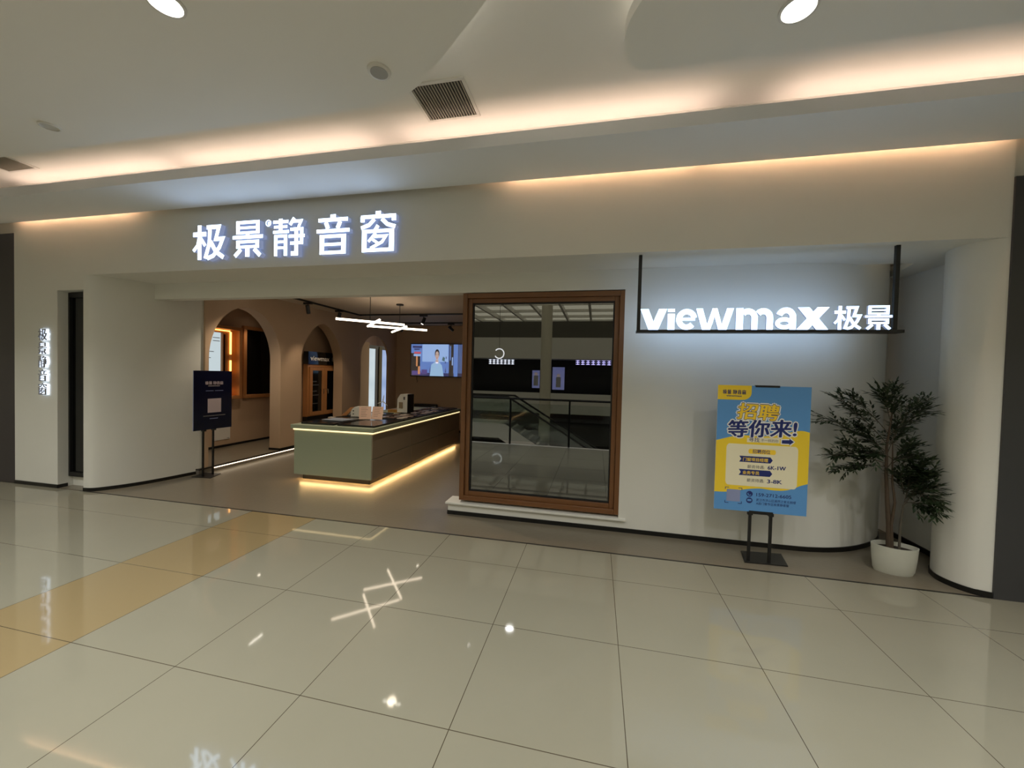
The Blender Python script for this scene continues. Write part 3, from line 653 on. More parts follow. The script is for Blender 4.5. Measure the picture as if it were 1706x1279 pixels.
def spray(p0, p1, nsub, sag=.04):
    p0 = Vector(p0); p1 = Vector(p1); mid = (p0 + p1) / 2 + Vector((0, 0, .05)); pts = []
    for i in range(7):
        t = i / 6; pts.append(p0 * (1 - t) ** 2 + mid * 2 * t * (1 - t) + p1 * t * t)
    tw.tube(pts, [.004 * (1 - .7 * i / 6) for i in range(7)], M_stemg, 5)
    L = (p1 - p0).length
    nsub = int(nsub * 1.5)
    for k in range(nsub):
        t = .22 + .78 * (k + random.random() * .6) / nsub
        q = p0 * (1 - t) ** 2 + mid * 2 * t * (1 - t) + p1 * t * t
        d = ((p1 - p0).normalized() + Vector((random.uniform(-.8, .8), random.uniform(-.8, .8), random.uniform(-.65, .7)))).normalized()
        l2 = random.uniform(.09, .17) * (1.15 - .4 * t); e = q + d * l2 + Vector((0, 0, -.015))
        tw.tube([q, (q + e) / 2 + Vector((0, 0, .008)), e], [.0018, .0014, .0008], M_stemg, 4)
        for j in range(8):
            s_ = (j + .6) / 8; pp = q.lerp(e, s_); sgn = 1 if j % 2 else -1
            dd = d * .8 + d.cross(Vector((0, 0, 1))).normalized() * sgn * .75 + Vector((random.uniform(-.3, .3), random.uniform(-.3, .3), random.uniform(-.35, .25)))
            leaf(pp, dd, random.uniform(.042, .072), random.uniform(.0065, .0105))
        leaf(e, d, .055, .007)
for p0, p1, ns in [((-.075, .02, 1.12), (-.50, -.02, 1.53), 17), ((-.075, .02, 1.22), (-.40, .0, 1.54), 13), ((-.07, .02, 1.05), (-.56, .05, 1.33), 15), ((-.075, .02, 1.0), (-.46, -.08, 1.12), 15),
                   ((-.075, .02, .95), (-.50, .0, 1.0), 15), ((-.075, .02, .92), (-.44, .02, .88), 11), ((-.06, .015, 1.3), (-.18, -.05, 1.58), 12), ((-.06, .015, 1.28), (-.04, .05, 1.60), 12),
                   ((-.06, .015, 1.2), (.16, -.04, 1.46), 13), ((-.065, .015, 1.12), (.07, -.08, 1.52), 11), ((-.07, .02, 1.05), (.03, .05, 1.26), 13), ((-.07, .02, 1.0), (-.28, .05, 1.26), 14),
                   ((-.075, .02, .9), (.08, .0, 1.12), 14), ((-.05, 0, .95), (.06, -.05, 1.02), 12), ((-.05, 0, 1.0), (-.25, -.05, 1.05), 14), ((.06, -.012, .64), (.14, -.15, .80), 14), ((.10, -.02, .70), (.12, -.08, .99), 13),
                   ((.06, -.01, .66), (.07, -.05, .93), 13), ((.13, -.03, .74), (.14, -.13, .90), 13), ((.05, -.01, .62), (.13, -.13, .62), 10), ((.045, -.01, .60), (.10, .0, .80), 12), ((.10, -.02, .7), (.15, -.17, .70), 10), ((.05, 0, .7), (-.02, -.05, .86), 10)]:
    spray(p0, p1, ns)
tw.build('twigs', pt); lf.build('foliage', pt, smooth=60)

# ================================================================== COUNTER
ct = thing('display_counter', 'long sage green display counter with glowing strips in the shop', 'counter', (-3.76, 5.0, 0))
cx0, cx1, cy1 = -0.65, 0.64, 3.60
b = MB(); b.box(cx0 + .09, cx1 - .07, .08, cy1 - .08, 0, .085, M_base); b.build('plinth', ct)
b = MB(); b.box(cx0, cx1, 0, cy1, .085, .745, M_sage); b.build('body', ct, bevel=0.003)
for y0, y1 in ((0.004, 1.198), (1.202, 2.398), (2.402, 3.596)):
    for z0, z1 in ((.09, .382), (.392, .742)):
        b = MB(); b.box(cx1 - .002, cx1 + .018, y0, y1, z0, z1, M_taupe); b.build('side_panel', ct, bevel=0.002)
b = MB(); b.box(cx0 - .04, cx1 + .045, -.03, cy1 + .03, .775, .832, M_sage); b.box(cx0 + .02, cx1 - .01, .02, cy1 - .02, .745, .775, M_taupe); b.build('worktop', ct, bevel=0.003)
b = MB(); b.box(cx0 - .01, cx1 + .022, -.012, .004, .752, .770, M_led); b.box(cx1 + .006, cx1 + .022, .004, cy1, .752, .770, M_led); b.build('upper_light_strip', ct)
b = MB(); b.box(cx0 + .06, cx1 - .05, .055, .072, .077, .084, M_led2); b.box(cx1 - .06, cx1 - .045, .075, cy1 - .06, .077, .084, M_led2); b.build('lower_light_strip', ct)

M_tray = mat('black_gloss_board', srgb(20, 17, 16), 0.18)
def tray(x0, x1, y0, y1, label):
    t = thing('display_board', label, 'board', ((x0 + x1) / 2, (y0 + y1) / 2, .832), group='black display boards on the counter')
    hx, hy = (x1 - x0) / 2, (y1 - y0) / 2
    b = MB(); b.box(-hx, hx, -hy, hy, 0, .020, M_tray); b.build('board', t, bevel=0.002)
    b = MB(); frame_part2(b, hx, hy); b.build('rim', t); return t
def frame_part2(b, hx, hy):
    b.box(-hx, hx, -hy, -hy + .02, .020, .026, M_black); b.box(-hx, hx, hy - .02, hy, .020, .026, M_black)
    b.box(-hx, -hx + .02, -hy + .02, hy - .02, .020, .026, M_black); b.box(hx - .02, hx, -hy + .02, hy - .02, .020, .026, M_black)
tray(-4.36, -3.80, 5.08, 6.00, 'black display board at the near left corner of the counter, holding a blue sheet')
tray(-3.74, -3.13, 5.08, 5.95, 'empty glossy black board at the near right corner of the counter')
tray(-3.74, -3.13, 5.98, 6.85, 'black board behind the folded menu card, second from the near end')
tray(-3.74, -3.13, 6.88, 7.70, 'black board of small samples beside the white machine')
tray(-3.74, -3.13, 7.73, 8.52, 'black board at the far end of the counter')
b = MB(); b.prism([(-.20, -.13), (.18, -.15), (.22, .12), (-.15, .15)], 0, .012, pm('sheet_blue', srgb(150, 158, 172))); o = b.build('catalogue'); o.location = (-4.05, 5.52, .859)
tag(o, 'blue-grey catalogue lying on the near left black board', 'book')
b = MB(); b.box(-.05, .05, -.04, .04, 0, .014, wood('chip_wood', srgb(170, 130, 90), srgb(140, 100, 64))); b.box(-.045, .045, -.035, .035, .014, .020, M_white); o = b.build('sample_chip'); o.location = (-4.27, 5.66, .859); tag(o, 'small tan sample beside the blue catalogue', 'sample')
# white box device
t = thing('white_device', 'white box with a slanted end standing behind the folded card', 'device', (-4.05, 6.10, .859), math.radians(14))
PX = frame_xf((0, -.06, 0), (1, 0, 0), (0, 0, 1), (0, 1, 0))
b = MB(); b.prism([(-.13, 0), (.16, 0), (.16, .17), (-.06, .17), (-.11, .13), (-.13, .07)], 0, .15, M_white, PX); b.build('body', t, bevel=0.006)
for z in (.045, .10):
    b = MB(); b.tube([(-.085, -.064, z), (-.085, -.05, z)], .011, M_black, 10); b.build('port', t)
b = MB(); b.box(-.5, .42, -.10, .2, -.026, -.001, M_black); 
# tray under the device
t2 = thing('display_board', 'black board under the white device on the left of the counter', 'board', (-4.08, 6.45, .832), group='black display boards on the counter')
b = MB(); b.box(-.29, .26, -.42, .42, 0, .020, M_tray); b.build('board', t2, bevel=0.002)
b = MB(); frame_part2(b, .26, .42); b.build('rim', t2)
# folded card
M_card = mat('pale_card', srgb(232, 196, 176), 0.6); M_ink = mat('card_ink', srgb(150, 118, 104), 0.6)
t = thing('folded_card', 'pale pink two-panel menu card standing on the counter', 'card', (-3.62, 5.78, .859), math.radians(18))
for s_, ang, nm in ((-1, 14, 'left_panel'), (1, -14, 'right_panel')):
    X = Matrix.Rotation(math.radians(ang), 4, 'Z') @ Matrix.Rotation(math.radians(-14), 4, 'X')
    b = MB(); x0, x1 = (-.19, 0) if s_ < 0 else (0, .19); b.box(x0, x1, -.003, .003, .003, .215, M_card, X)
    for k in range(6):
        z = .05 + k * .027; b.box(x0 + .03, x0 + .05 + random.uniform(.05, .11), -.0045, -.003, z, z + .006, M_ink, X)
    b.build(nm, t)
# white machine with black side
t = thing('white_machine', 'tall white machine with a black right side on the counter', 'machine', (-3.70, 7.12, .859), math.radians(-6))
b = MB(); PX = frame_xf((0, -.10, 0), (1, 0, 0), (0, 0, 1), (0, 1, 0))
b.prism([(-.13, 0), (.10, 0), (.10, .36), (-.06, .36), (-.13, .26)], 0, .20, M_white, PX); b.build('housing', t, bevel=0.005)
b = MB(); b.box(.101, .118, -.102, .102, 0, .362, M_black); o = b.build('side_panel', t); o['label'] = 'black side panel'
b = MB(); b.box(-.085, -.005, -.112, -.09, .08, .20, mat('tan_recess', srgb(140, 122, 96), 0.6)); b.build('dispense_recess', t)
b = MB(); b.box(.01, .05, -.104, -.09, .25, .31, M_grey); b.build('badge', t)
# window profile samples
t = thing('profile_sample', 'tilted window profile corner samples at the left of the counter', 'sample', (-4.27, 6.15, .859), math.radians(35))
PX = frame_xf((0, -.02, 0), (1, 0, 0), (0, 0, 1), (0, 1, 0))
b = MB(); b.prism([(-.14, 0), (-.06, 0), (.03, .10), (.12, .12), (.12, .15), (0, .14)], 0, .05, M_woody, PX); b.build('wood_profile', t, bevel=.003)
b = MB(); b.prism([(-.06, 0), (-.01, 0), (.06, .09), (.03, .10)], .055, .09, M_white, PX); b.build('white_profile', t, bevel=.002)
# pinwheel
t = thing('pinwheel', 'small pale toy windmill standing behind the folded card', 'ornament', (-3.86, 6.55, .859))
b = MB(); b.tube([(0, 0, 0), (0, 0, .25)], .005, M_white, 8); b.lathe([(.03, 0), (.03, .012), (.008, .02)], M_white, 16); b.build('mast', t)
for k in range(3):
    a = math.radians(80 + 120 * k); b = MB(); b.prism([(0, -.006), (.12, -.002), (.12, .004), (.03, .012), (0, .006)], -.003, .003, M_white, XZ(0, -.01, .24) @ Matrix.Rotation(a, 4, 'Z')); b.build('blade', t)
b = MB(); b.box(-.13, .13, -.10, .10, 0, .06, wood('amber_box', srgb(176, 132, 62), srgb(140, 98, 40))); b.box(-.11, .11, -.08, .08, .06, .064, M_ink); o = b.build('wooden_box', bevel=.003); o.location = (-3.98, 7.25, .832); tag(o, 'amber wooden tray box left of the white machine', 'box')
SCL = [srgb(170, 150, 140), srgb(120, 100, 92), srgb(196, 182, 172), srgb(90, 74, 66), srgb(150, 140, 140)]
k = 0
wheres = ['nearest the card', 'by the board rim', 'in the middle row', 'behind the others', 'by the machine']
for j, y in enumerate((6.12, 6.36, 6.60, 7.0, 7.25, 7.5, 7.9, 8.2)):
    for i, x in enumerate((-3.60, -3.42, -3.25)):
        if x == -3.60 and y in (7.0, 7.25): continue
        m = mat('chip_%d' % (k % 5), SCL[k % 5], 0.25)
        b = MB(); b.box(-.06, .06, -.075, .075, 0, .012, m); b.box(-.058, .058, -.073, .073, .012, .014, m)
        o = b.build('sample_tile', bevel=.002, smooth=0); o.location = (x + random.uniform(-.015, .015), y, .859); o.rotation_euler.z = random.uniform(-.3, .3)
        tag(o, 'small flat material sample lying in rows on the black boards', 'sample', 'material samples on the counter'); k += 1

# ================================================================== BACK OF SHOP
tv = thing('wall_television', 'large flat television showing a presenter on the back wall', 'television', (-4.40, 10.30, 2.01))
b = MB(); b.box(-.80, .80, -.065, -.02, -.468, .468, M_black); b.box(-.3, .3, -.02, 0, -.2, .2, M_black); b.build('bezel', tv, bevel=.004)
def scr(name, c, s=1.0): return emit('screen_' + name, c, s)
S_bg = scr('blue', srgb(92, 132, 206), 0.75); S_lt = scr('light', srgb(150, 184, 236), 0.8); S_nv = scr('navy', srgb(22, 40, 110), 0.6); S_dk = scr('dark', srgb(8, 10, 24), 0.5)
S_skin = scr('skin', srgb(206, 178, 168), 0.7); S_shirt = scr('shirt', srgb(150, 190, 226), 0.8); S_hair = scr('hair', srgb(14, 14, 26), 0.5); S_org = scr('orange', srgb(210, 140, 90), 0.8); S_pur = scr('purple', srgb(86, 70, 150), 0.6); S_red = scr('red', srgb(200, 80, 100), 0.8); S_grn = scr('green', srgb(70, 120, 130), 0.6)
X = XZ(-.78, -.065, -.445); TW, TH = 1.56, .89
def sq(u0, v0, u1, v1, d, m): face(b, [(u0 * TW, v0 * TH), (u1 * TW, v0 * TH), (u1 * TW, v1 * TH), (u0 * TW, v1 * TH)], d, m, X)
b = MB(); sq(0, 0, 1, 1, .001, S_bg); sq(.22, .45, .72, 1, .0016, S_lt); sq(0, 0, 1, .10, .0018, S_nv)
sq(0, .0, .18, .72, .002, S_dk); sq(.10, .30, .13, .62, .0026, S_org); sq(.02, .02, .20, .16, .0026, S_pur); sq(.14, .05, .18, .30, .003, S_org); sq(.03, .88, .21, .95, .0026, S_nv); sq(.06, .82, .17, .86, .0026, S_nv); sq(.06, .70, .19, .76, .0026, S_red); sq(.05, .62, .19, .69, .0026, S_lt)
sq(.735, 0, .82, 1, .002, S_dk); sq(.75, .5, .77, .95, .0026, S_bg); sq(.79, .35, .81, .60, .0026, S_lt); sq(.83, 0, .90, 1, .002, S_bg); 
for u in (.905, .93, .955, .98): sq(u, 0, u + .014, 1, .002, S_dk if u < .94 else S_hair)
sq(.21, .06, .32, .20, .0026, S_pur)
face(b, [(p[0] * TW, p[1] * TH) for p in [(.37, .0), (.40, .36), (.46, .44), (.55, .44), (.60, .34), (.64, .0)]], .003, S_shirt, X)
face(b, [(p[0] * TW, p[1] * TH) for p in [(.48, .44), (.505, .22), (.53, .44)]], .0036, S_lt, X)
face(b, [(p[0] * TW, p[1] * TH) for p in rect(.48, .40, .535, .52)], .0036, S_skin, X)
face(b, arc(.507 * TW, .70 * TH, .07, .13, 0, 360, 24)[:-1], .0036, S_hair, X)
face(b, arc(.507 * TW, .65 * TH, .055, .115, 0, 360, 24)[:-1], .0042, S_skin, X)
sq(.478, .675, .495, .69, .0048, S_hair); sq(.52, .675, .537, .69, .0048, S_hair); sq(.495, .565, .52, .58, .0048, S_red)
face(b, [(p[0] * TW, p[1] * TH) for p in [(.60, .50), (.65, .46), (.66, .58), (.62, .62)]], .003, S_grn, X); sq(.675, .55, .69, .62, .003, S_nv); sq(.66, .40, .675, .47, .003, S_nv)
for u in (.36, .66): face(b, [(p[0] * TW, p[1] * TH) for p in [(u, .12), (u + .012, .30), (u + .024, .12)]], .003, S_nv, X)
b.build('screen', tv, smooth=0)
b = MB(); b.tube([(-.62, -.02, -.46), (-.62, -.015, -.54), (-.60, -.015, -.60), (-.61, -.015, -.64)], .006, M_black, 8); b.build('cable', tv)

so = thing('black_bench', 'low black padded bench against the back wall below the television', 'bench', (-4.62, 9.95, 0))
b = MB(); b.box(-.38, .30, -.22, .22, .14, .44, M_black); b.build('seat', so, bevel=.02)
b = MB(); b.box(-.38, .30, .14, .24, .44, .775, M_black); b.build('backrest', so, bevel=.02)
for x in (-.34, .26):
    for y in (-.18, .18):
        b = MB(); b.box(x - .02, x + .02, y - .02, y + .02, 0, .14, M_black); b.build('foot', so)
b = MB(); b.lathe([(.03, 0), (.032, .01), (.032, .14), (.015, .18), (.015, .215), (.018, .22)], glass_mat('bottle_glass', (.55, .68, .66, 1), .12), 16); o = b.build('bottle'); o.location = (-4.03, 9.3, .0)
bt = thing('side_table', 'small dark side table hidden behind the far end of the counter', 'table', (-4.03, 9.3, 0)); 
b = MB(); b.lathe([(.16, .56), (.16, .585)], M_black, 24); b.build('top', bt); b = MB(); b.tube([(0, 0, .02), (0, 0, .56)], .015, M_black); b.lathe([(.12, 0), (.12, .02)], M_black, 24); b.build('pedestal', bt)
o.location = (-4.03, 9.3, .585); tag(o, 'pale glass bottle between the black bench and the white chair', 'bottle')
ch = thing('white_chair', 'white shell chair behind the far end of the counter', 'chair', (-3.70, 9.05, 0), PI)
b = MB(); NX, NZ = 14, 10; vs = []
for iz in range(NZ + 1):
    v = iz / NZ
    for ix in range(NX + 1):
        u = ix / NX * 2 - 1
        wdt = .22 * (1 - .0 * v) * (1 - max(0, v - .72) ** 2 * 3.2); vs.append((u * wdt, .20 + .07 * v - .09 * (u * u), .47 + .34 * v - .02 * u * u * v))
fs = [(i * (NX + 1) + j, i * (NX + 1) + j + 1, (i + 1) * (NX + 1) + j + 1, (i + 1) * (NX + 1) + j) for i in range(NZ) for j in range(NX)]
b.add(vs, fs, M_white); o = b.build('backrest', ch, smooth=60); md = o.modifiers.new('thick', 'SOLIDIFY'); md.thickness = .014
b = MB(); b.prism(rrect(-.22, -.20, .22, .22, .08), .44, .46, M_white); b.build('seat', ch, bevel=.006)
for sx in (-1, 1):
    for sy in (-1, 1):
        b = MB(); b.tube([(sx * .14, sy * .13, .44), (sx * .20, sy * .20, 0)], [.016, .010], M_woody, 8); b.build('leg', ch)

# niche cabinet with double doors and header sign
cb = thing('sample_cabinet', 'oak double door glass cabinet with a black header in the arched niche', 'cabinet', (-6.30, 8.02, 0.08))
CX = frame_xf((0, 0, 0), (0, 1, 0), (0, 0, 1), (1, 0, 0))
b = MB(); b.prism(rect(-.50, 0, .52, .52), -.12, 0, M_gasket, CX); b.build('base_box', cb)
b = MB(); b.prism(rect(-.50, .52, -.47, 1.70), -.12, 0, M_woody, CX); b.prism(rect(.49, .52, .52, 1.70), -.12, 0, M_woody, CX); b.prism(rect(-.47, 1.64, .49, 1.70), -.12, 0, M_woody, CX); b.prism(rect(-.47, .52, .49, .54), -.12, 0, M_woody, CX); b.prism(rect(-.47, .54, .49, 1.64), -.12, -.11, M_gasket, CX); b.build('case', cb)
for u0, u1, nm in ((-.47, 0.0, 'left'), (.01, .49, 'right')):
    b = MB(); o_ = rect(u0, .54, u1, 1.635); h_ = rect(u0 + .085, .625, u1 - .075, 1.56); b.prism(o_, 0, .035, M_woody, CX, holes=[h_]); d_ = b.build('door', cb, bevel=.003)
    b = MB(); b.prism(h_, .012, .02, M_darkglass, CX); b.build('glass', d_)
    if nm == 'left':
        for z, wd in ((.80, .17), (.99, .20), (1.08, .14), (1.22, .20), (1.30, .13)):
            b = MB(); b.prism(rect(u0 + .10, z, u0 + .10 + wd, z + .018), .0205, .0225, M_grey, CX); b.build('shelf_label', d_)
    b = MB(); ue = u1 - .03 if nm == 'left' else u0 + .03; b.tube([(.035, ue, 1.13), (.065, ue, 1.13), (.065, ue + (.05 if nm == 'right' else -.02), 1.13), (.065, ue + (.06 if nm == 'right' else -.02), 1.02)], .007, M_chrome, 8); b.build('handle', d_)
b = MB(); b.prism(rect(-.51, 1.70, .53, 1.985), -.10, .02, M_darkglass, CX); 
put_text(b, 'viewmax', -.44, 1.785, .62, .10, .0215, M_white, CX, bold=.02)
put_text(b, '极景', .27, 1.785, .19, .10, .0215, M_white, CX, bold=.02)
b.build('header_sign', cb, smooth=0)

# side-room windows
wA = thing('sample_window', 'deep oak window with a glowing edge and a bright glass film seen through the first arch', 'window', (-7.20, 5.85, 0))
b = MB(); M_filmt = sky_pane('printed_film', srgb(198, 216, 222), srgb(220, 232, 234), .85, 1.0)
b.box(.02, .03, -.55, .36, 1.10, 2.33, M_filmt); 
for z, y in ((2.22, .20), (2.16, .20), (1.95, .08), (1.83, .02), (1.55, .10), (1.53, -.05), (1.35, .10), (1.2, .05)): b.box(.031, .033, y, y + .14, z, z + .012, M_grey)
b.box(.031, .033, .07, .075, 1.45, 1.65, M_grey); b.build('film_glass', wA)
b = MB()
for y0, y1, z0, z1 in ((-.62, .68, 2.40, 2.46), (-.62, .68, 1.04, 1.10), (-.62, -.56, 1.10, 2.40), (.62, .68, 1.10, 2.40)): b.box(0, .20, y0, y1, z0, z1, M_woody)
b.build('deep_frame', wA, bevel=.004)
b = MB()
for y0, y1, z0, z1 in ((-.56, .50, 2.33, 2.40), (-.56, .50, 1.10, 1.16), (.36, .50, 1.16, 2.33)): b.box(0, .08, y0, y1, z0, z1, M_woody)
b.build('sash', wA, bevel=.003)
b = MB(); b.box(.03, .08, .38, .41, 1.2, 2.3, M_chrome); b.build('profile', wA)
for y0, y1, z0, z1 in ((.50, .53, 1.10, 1.24), (.50, .53, 1.55, 1.80), (.50, .53, 1.92, 2.36), (.08, .50, 2.365, 2.385)):
    b = MB(); b.box(.085, .10, y0, y1, z0, z1, emit('amber_led', (1.0, .45, .10, 1), 4.0)); b.build('edge_light', wA)
wB = thing('sample_window', 'dark closed oak window on the side wall seen through the first arch', 'window', (-7.20, 7.16, 0))
b = MB()
for y0, y1, z0, z1 in ((-.47, .47, 2.46, 2.53), (-.47, .47, 1.03, 1.10), (-.47, -.39, 1.10, 2.46), (.39, .47, 1.10, 2.46)): b.box(0, .06, y0, y1, z0, z1, M_woody)
b.build('frame', wB, bevel=.004)
b = MB(); b.box(.01, .02, -.39, .39, 1.10, 2.46, M_darkglass); b.build('pane', wB)
b = MB(); b.box(0, .015, -.18, .17, .23, .53, M_white); b.box(.015, .017, .10, .15, .25, .258, M_grey); o = b.build('wall_panel', bevel=.003); o.location = (-7.2, 6.27, 0); tag(o, 'white access panel low on the side room wall behind the blue poster', 'panel')

# ================================================================== SHOP LIGHTING
def rail(name, pts, label):
    b = MB()
    for p, q in zip(pts[:-1], pts[1:]):
        p = Vector(p); q = Vector(q); d = (q - p).normalized(); n_ = d.cross(Vector((0, 0, 1))) * .018
        vs = [p + n_, p - n_, q - n_, q + n_]; vs = [Vector(v) + Vector((0, 0, z)) for z in (-.03, 0) for v in vs]
        b.add(vs, [(3, 2, 1, 0), (4, 5, 6, 7), (0, 1, 5, 4), (1, 2, 6, 5), (2, 3, 7, 6), (3, 0, 4, 7)], M_black)
    return tag(b.build(name, smooth=0), label, 'track')
rail('light_track', [(0.2, 4.80, 2.974), (-5.46, 4.80, 2.974), (-5.46, 8.15, 2.974), (0.2, 8.15, 2.974)], 'black light track running round the shop ceiling above the counter')
rail('light_track', [(-5.2, 9.56, 2.974), (0.2, 9.56, 2.974)], 'black light track nearest the back wall of the shop ceiling')
def spot(loc, aim, label, lit=True, proto=[None]):
    t = thing('track_spotlight', label, 'spotlight', loc, 0, 'black track spotlights')
    d = Vector(aim).normalized(); q = d.to_track_quat('-Z', 'Y').to_matrix().to_4x4()
    b = MB(); b.box(-.09, .09, -.02, .02, -.035, 0, M_black); b.tube([(0, 0, -.035), (0, 0, -.09)], .01, M_black, 8); b.build('adapter', t)
    X = Matrix.Translation((0, 0, -.13)) @ q
    b = MB(); b.lathe([(.028, .08), (.036, .075), (.036, -.08), (.032, -.085), (.030, -.075)], M_black, 20, X); hd = b.build('head', t)
    b = MB(); b.lathe([(.029, -.076), (.029, -.072)], M_lens if lit else M_lampoff, 20, X); b.build('lens', hd)
    if lit:
        p = Vector(loc) + Vector((0, 0, -.13)) + d * .10
        spot_light('spot_beam', p, p + d, 26, (1, .80, .58), math.radians(70))
spot((-5.46, 6.50, 2.945), (-.1, .35, -1), 'black track spotlight above the pillar between the first two arches')
spot((-5.44, 7.40, 2.945), (-.4, .2, -1), 'black track spotlight above the niche with the glass cabinet')
spot((-3.84, 8.15, 2.945), (-.25, -.35, -1), 'lit black spotlight left of the television, on the nearer track')
spot((-3.73, 9.56, 2.945), (.55, .5, -.6), 'unlit black spotlight pointing right on the track nearest the back wall', False)
spot((-5.10, 9.56, 2.945), (-.5, .3, -.6), 'black spotlight at the left end of the track nearest the back wall', False)
def linear(loc, rz, label):
    t = thing('linear_downlight', label, 'light', loc, rz, 'eight-cell linear track lights')
    b = MB(); b.box(-.14, .14, -.018, .018, -.05, 0, M_black); hs_ = b.build('housing', t)
    for k in range(8):
        b = MB(); b.box(-.128 + k * .0325, -.106 + k * .0325, -.010, .010, -.053, -.049, emit('cell_light', (1, .93, .8, 1), 22)); b.build('cell', hs_)
    spot_light('linear_beam', (loc[0], loc[1], loc[2] - .07), (loc[0], loc[1] + .25, 0), 85, (1, .84, .64), math.radians(115), .8, .06)
linear((-2.62, 4.80, 2.945), 0, 'eight-cell linear light on the front track above the entrance')
linear((-.34, 4.80, 2.945), 0, 'eight-cell linear light on the front track behind the big window')
linear((-5.46, 5.40, 2.945), PI / 2, 'eight-cell linear light on the left track before the first arch')
for nm, ang1, c, e, label in (('a', 0, (-3.81, 6.0), [((-4.20, 5.63), (-3.40, 6.43)), ((-4.09, 6.37), (-3.39, 5.60))], 'crossed glowing tube pendant nearer the entrance over the counter'),
                              ('b', 0, (-3.79, 6.98), [((-4.21, 6.56), (-3.34, 7.25)), ((-4.13, 7.30), (-3.36, 6.43))], 'crossed glowing tube pendant farther from the entrance over the counter')):
    t = thing('cross_pendant', label, 'pendant lamp', (c[0], c[1], 2.5), group='crossed tube pendants')
    for (p, q) in e:
        dz = 0 if (p, q) == e[0] else -.03
        b = MB(); b.tube([(p[0] - c[0], p[1] - c[1], dz), (q[0] - c[0], q[1] - c[1], dz)], .018, M_tube, 14); b.build('light_tube', t)
    b = MB(); b.tube([(0, 0, .02), (0, 0, .46)], .006, M_black, 8); b.build('rod', t)
    b = MB(); b.lathe([(.07, .45), (.07, .475)], M_black, 24); b.build('canopy', t)
b = MB(); b.tube([(-4.14, 5.83, 2.975), (-4.14, 5.83, 2.90)], .012, M_white, 8); tag(b.build('sprinkler'), 'small pale ceiling sprinkler in the shop, left of the pendants', 'sprinkler')
spot((-6.95, 6.95, 2.975), (.05, -.3, -1), 'black spotlight on the side room ceiling seen in the first arch')

# ================================================================== MALL CEILING FITTINGS
def downlight(loc, r, lit, label, group=None):
    t = thing('ceiling_downlight', label, 'downlight', loc, 0, group)
    b = MB(); b.lathe([(r * 1.22, 0), (r * 1.2, -.010), (r * 1.02, -.012), (r, -.004)], M_white, 36, caps=False); rg = b.build('trim_ring', t)
    b = MB(); b.lathe([(r, -.004), (r, -.003)], M_lamp if lit else M_lampoff, 36); b.build('lens', rg); return t
downlight((-2.30, 1.665, 3.585), .075, True, 'bright round downlight at the top left of the ceiling')
downlight((0.966, 2.315, 3.585), .075, True, 'bright round downlight in the right ceiling panel')
for x, y in ((-2.30, 1.665), (0.966, 2.315)): area_light('downlight_beam', (x, y, 3.56), .14, 6, (1.0, .96, .90), spread=math.radians(90))
downlight((-4.42, 2.335, 3.585), .055, False, 'small unlit downlight at the far left of the ceiling')
sd = thing('smoke_detector', 'round white ceiling speaker near the air vent', 'detector', (-1.425, 2.30, 3.585))
b = MB(); b.lathe([(.075, 0), (.072, -.010), (.060, -.014)], M_white, 36); b.build('housing', sd)
b = MB(); b.lathe([(.055, -.0142), (.055, -.016)], mat('speaker_mesh', srgb(168, 166, 158), .6), 36); b.build('grille', sd)
def vent(loc, w_, d_, label):
    t = thing('air_vent', label, 'vent', loc, 0, 'ceiling air vents')
    b = MB(); hx, hy = w_ / 2, d_ / 2
    b.box(-hx - .025, hx + .025, -hy - .025, -hy, -.012, 0, M_white); b.box(-hx - .025, hx + .025, hy, hy + .025, -.012, 0, M_white)
    b.box(-hx - .025, -hx, -hy, hy, -.012, 0, M_white); b.box(hx, hx + .025, -hy, hy, -.012, 0, M_white); b.build('frame', t, bevel=.002)
    b = MB(); b.box(-hx, hx, -hy, hy, -.003, -.001, M_gasket); b.build('backing', t)
    b = MB(); n_ = 18
    for k in range(n_):
        x = -hx + w_ * (k + .5) / n_; b.box(x - w_ / n_ * .18, x + w_ / n_ * .18, -hy, hy, -.012, -.003, mat('vent_slat', srgb(160, 154, 138), .5))
    b.build('slats', t)
vent((-1.205, 2.855, 3.75), .40, .37, 'square slatted air vent beside the curved ceiling panel')
vent((-6.15, 2.88, 3.75), .40, .30, 'slatted air vent cut by the left edge of the picture')

# unseen lamps added above and behind the viewer to light floor and facade
for i, (x, y) in enumerate([(-6.6, 1.1), (-4.6, 1.0), (-2.9, .35), (-1.6, 1.0), (.0, .5), (1.9, 1.2), (3.9, 1.1), (-8.8, 1.0), (.9, .1), (-4.6, -.05), (3.0, -.05)]):
    downlight((x, y, 3.585 if not (-1.2 < x < 1.5) else 3.75), .09, True, 'unseen round downlight added to light the floor and facade', 'added downlights out of view')
    area_light('downlight_beam', (x, y, 3.56 if not (-1.2 < x < 1.5) else 3.72), .16, ADDED_LAMP_POWER, (1.0, .99, .97), spread=math.radians(122))

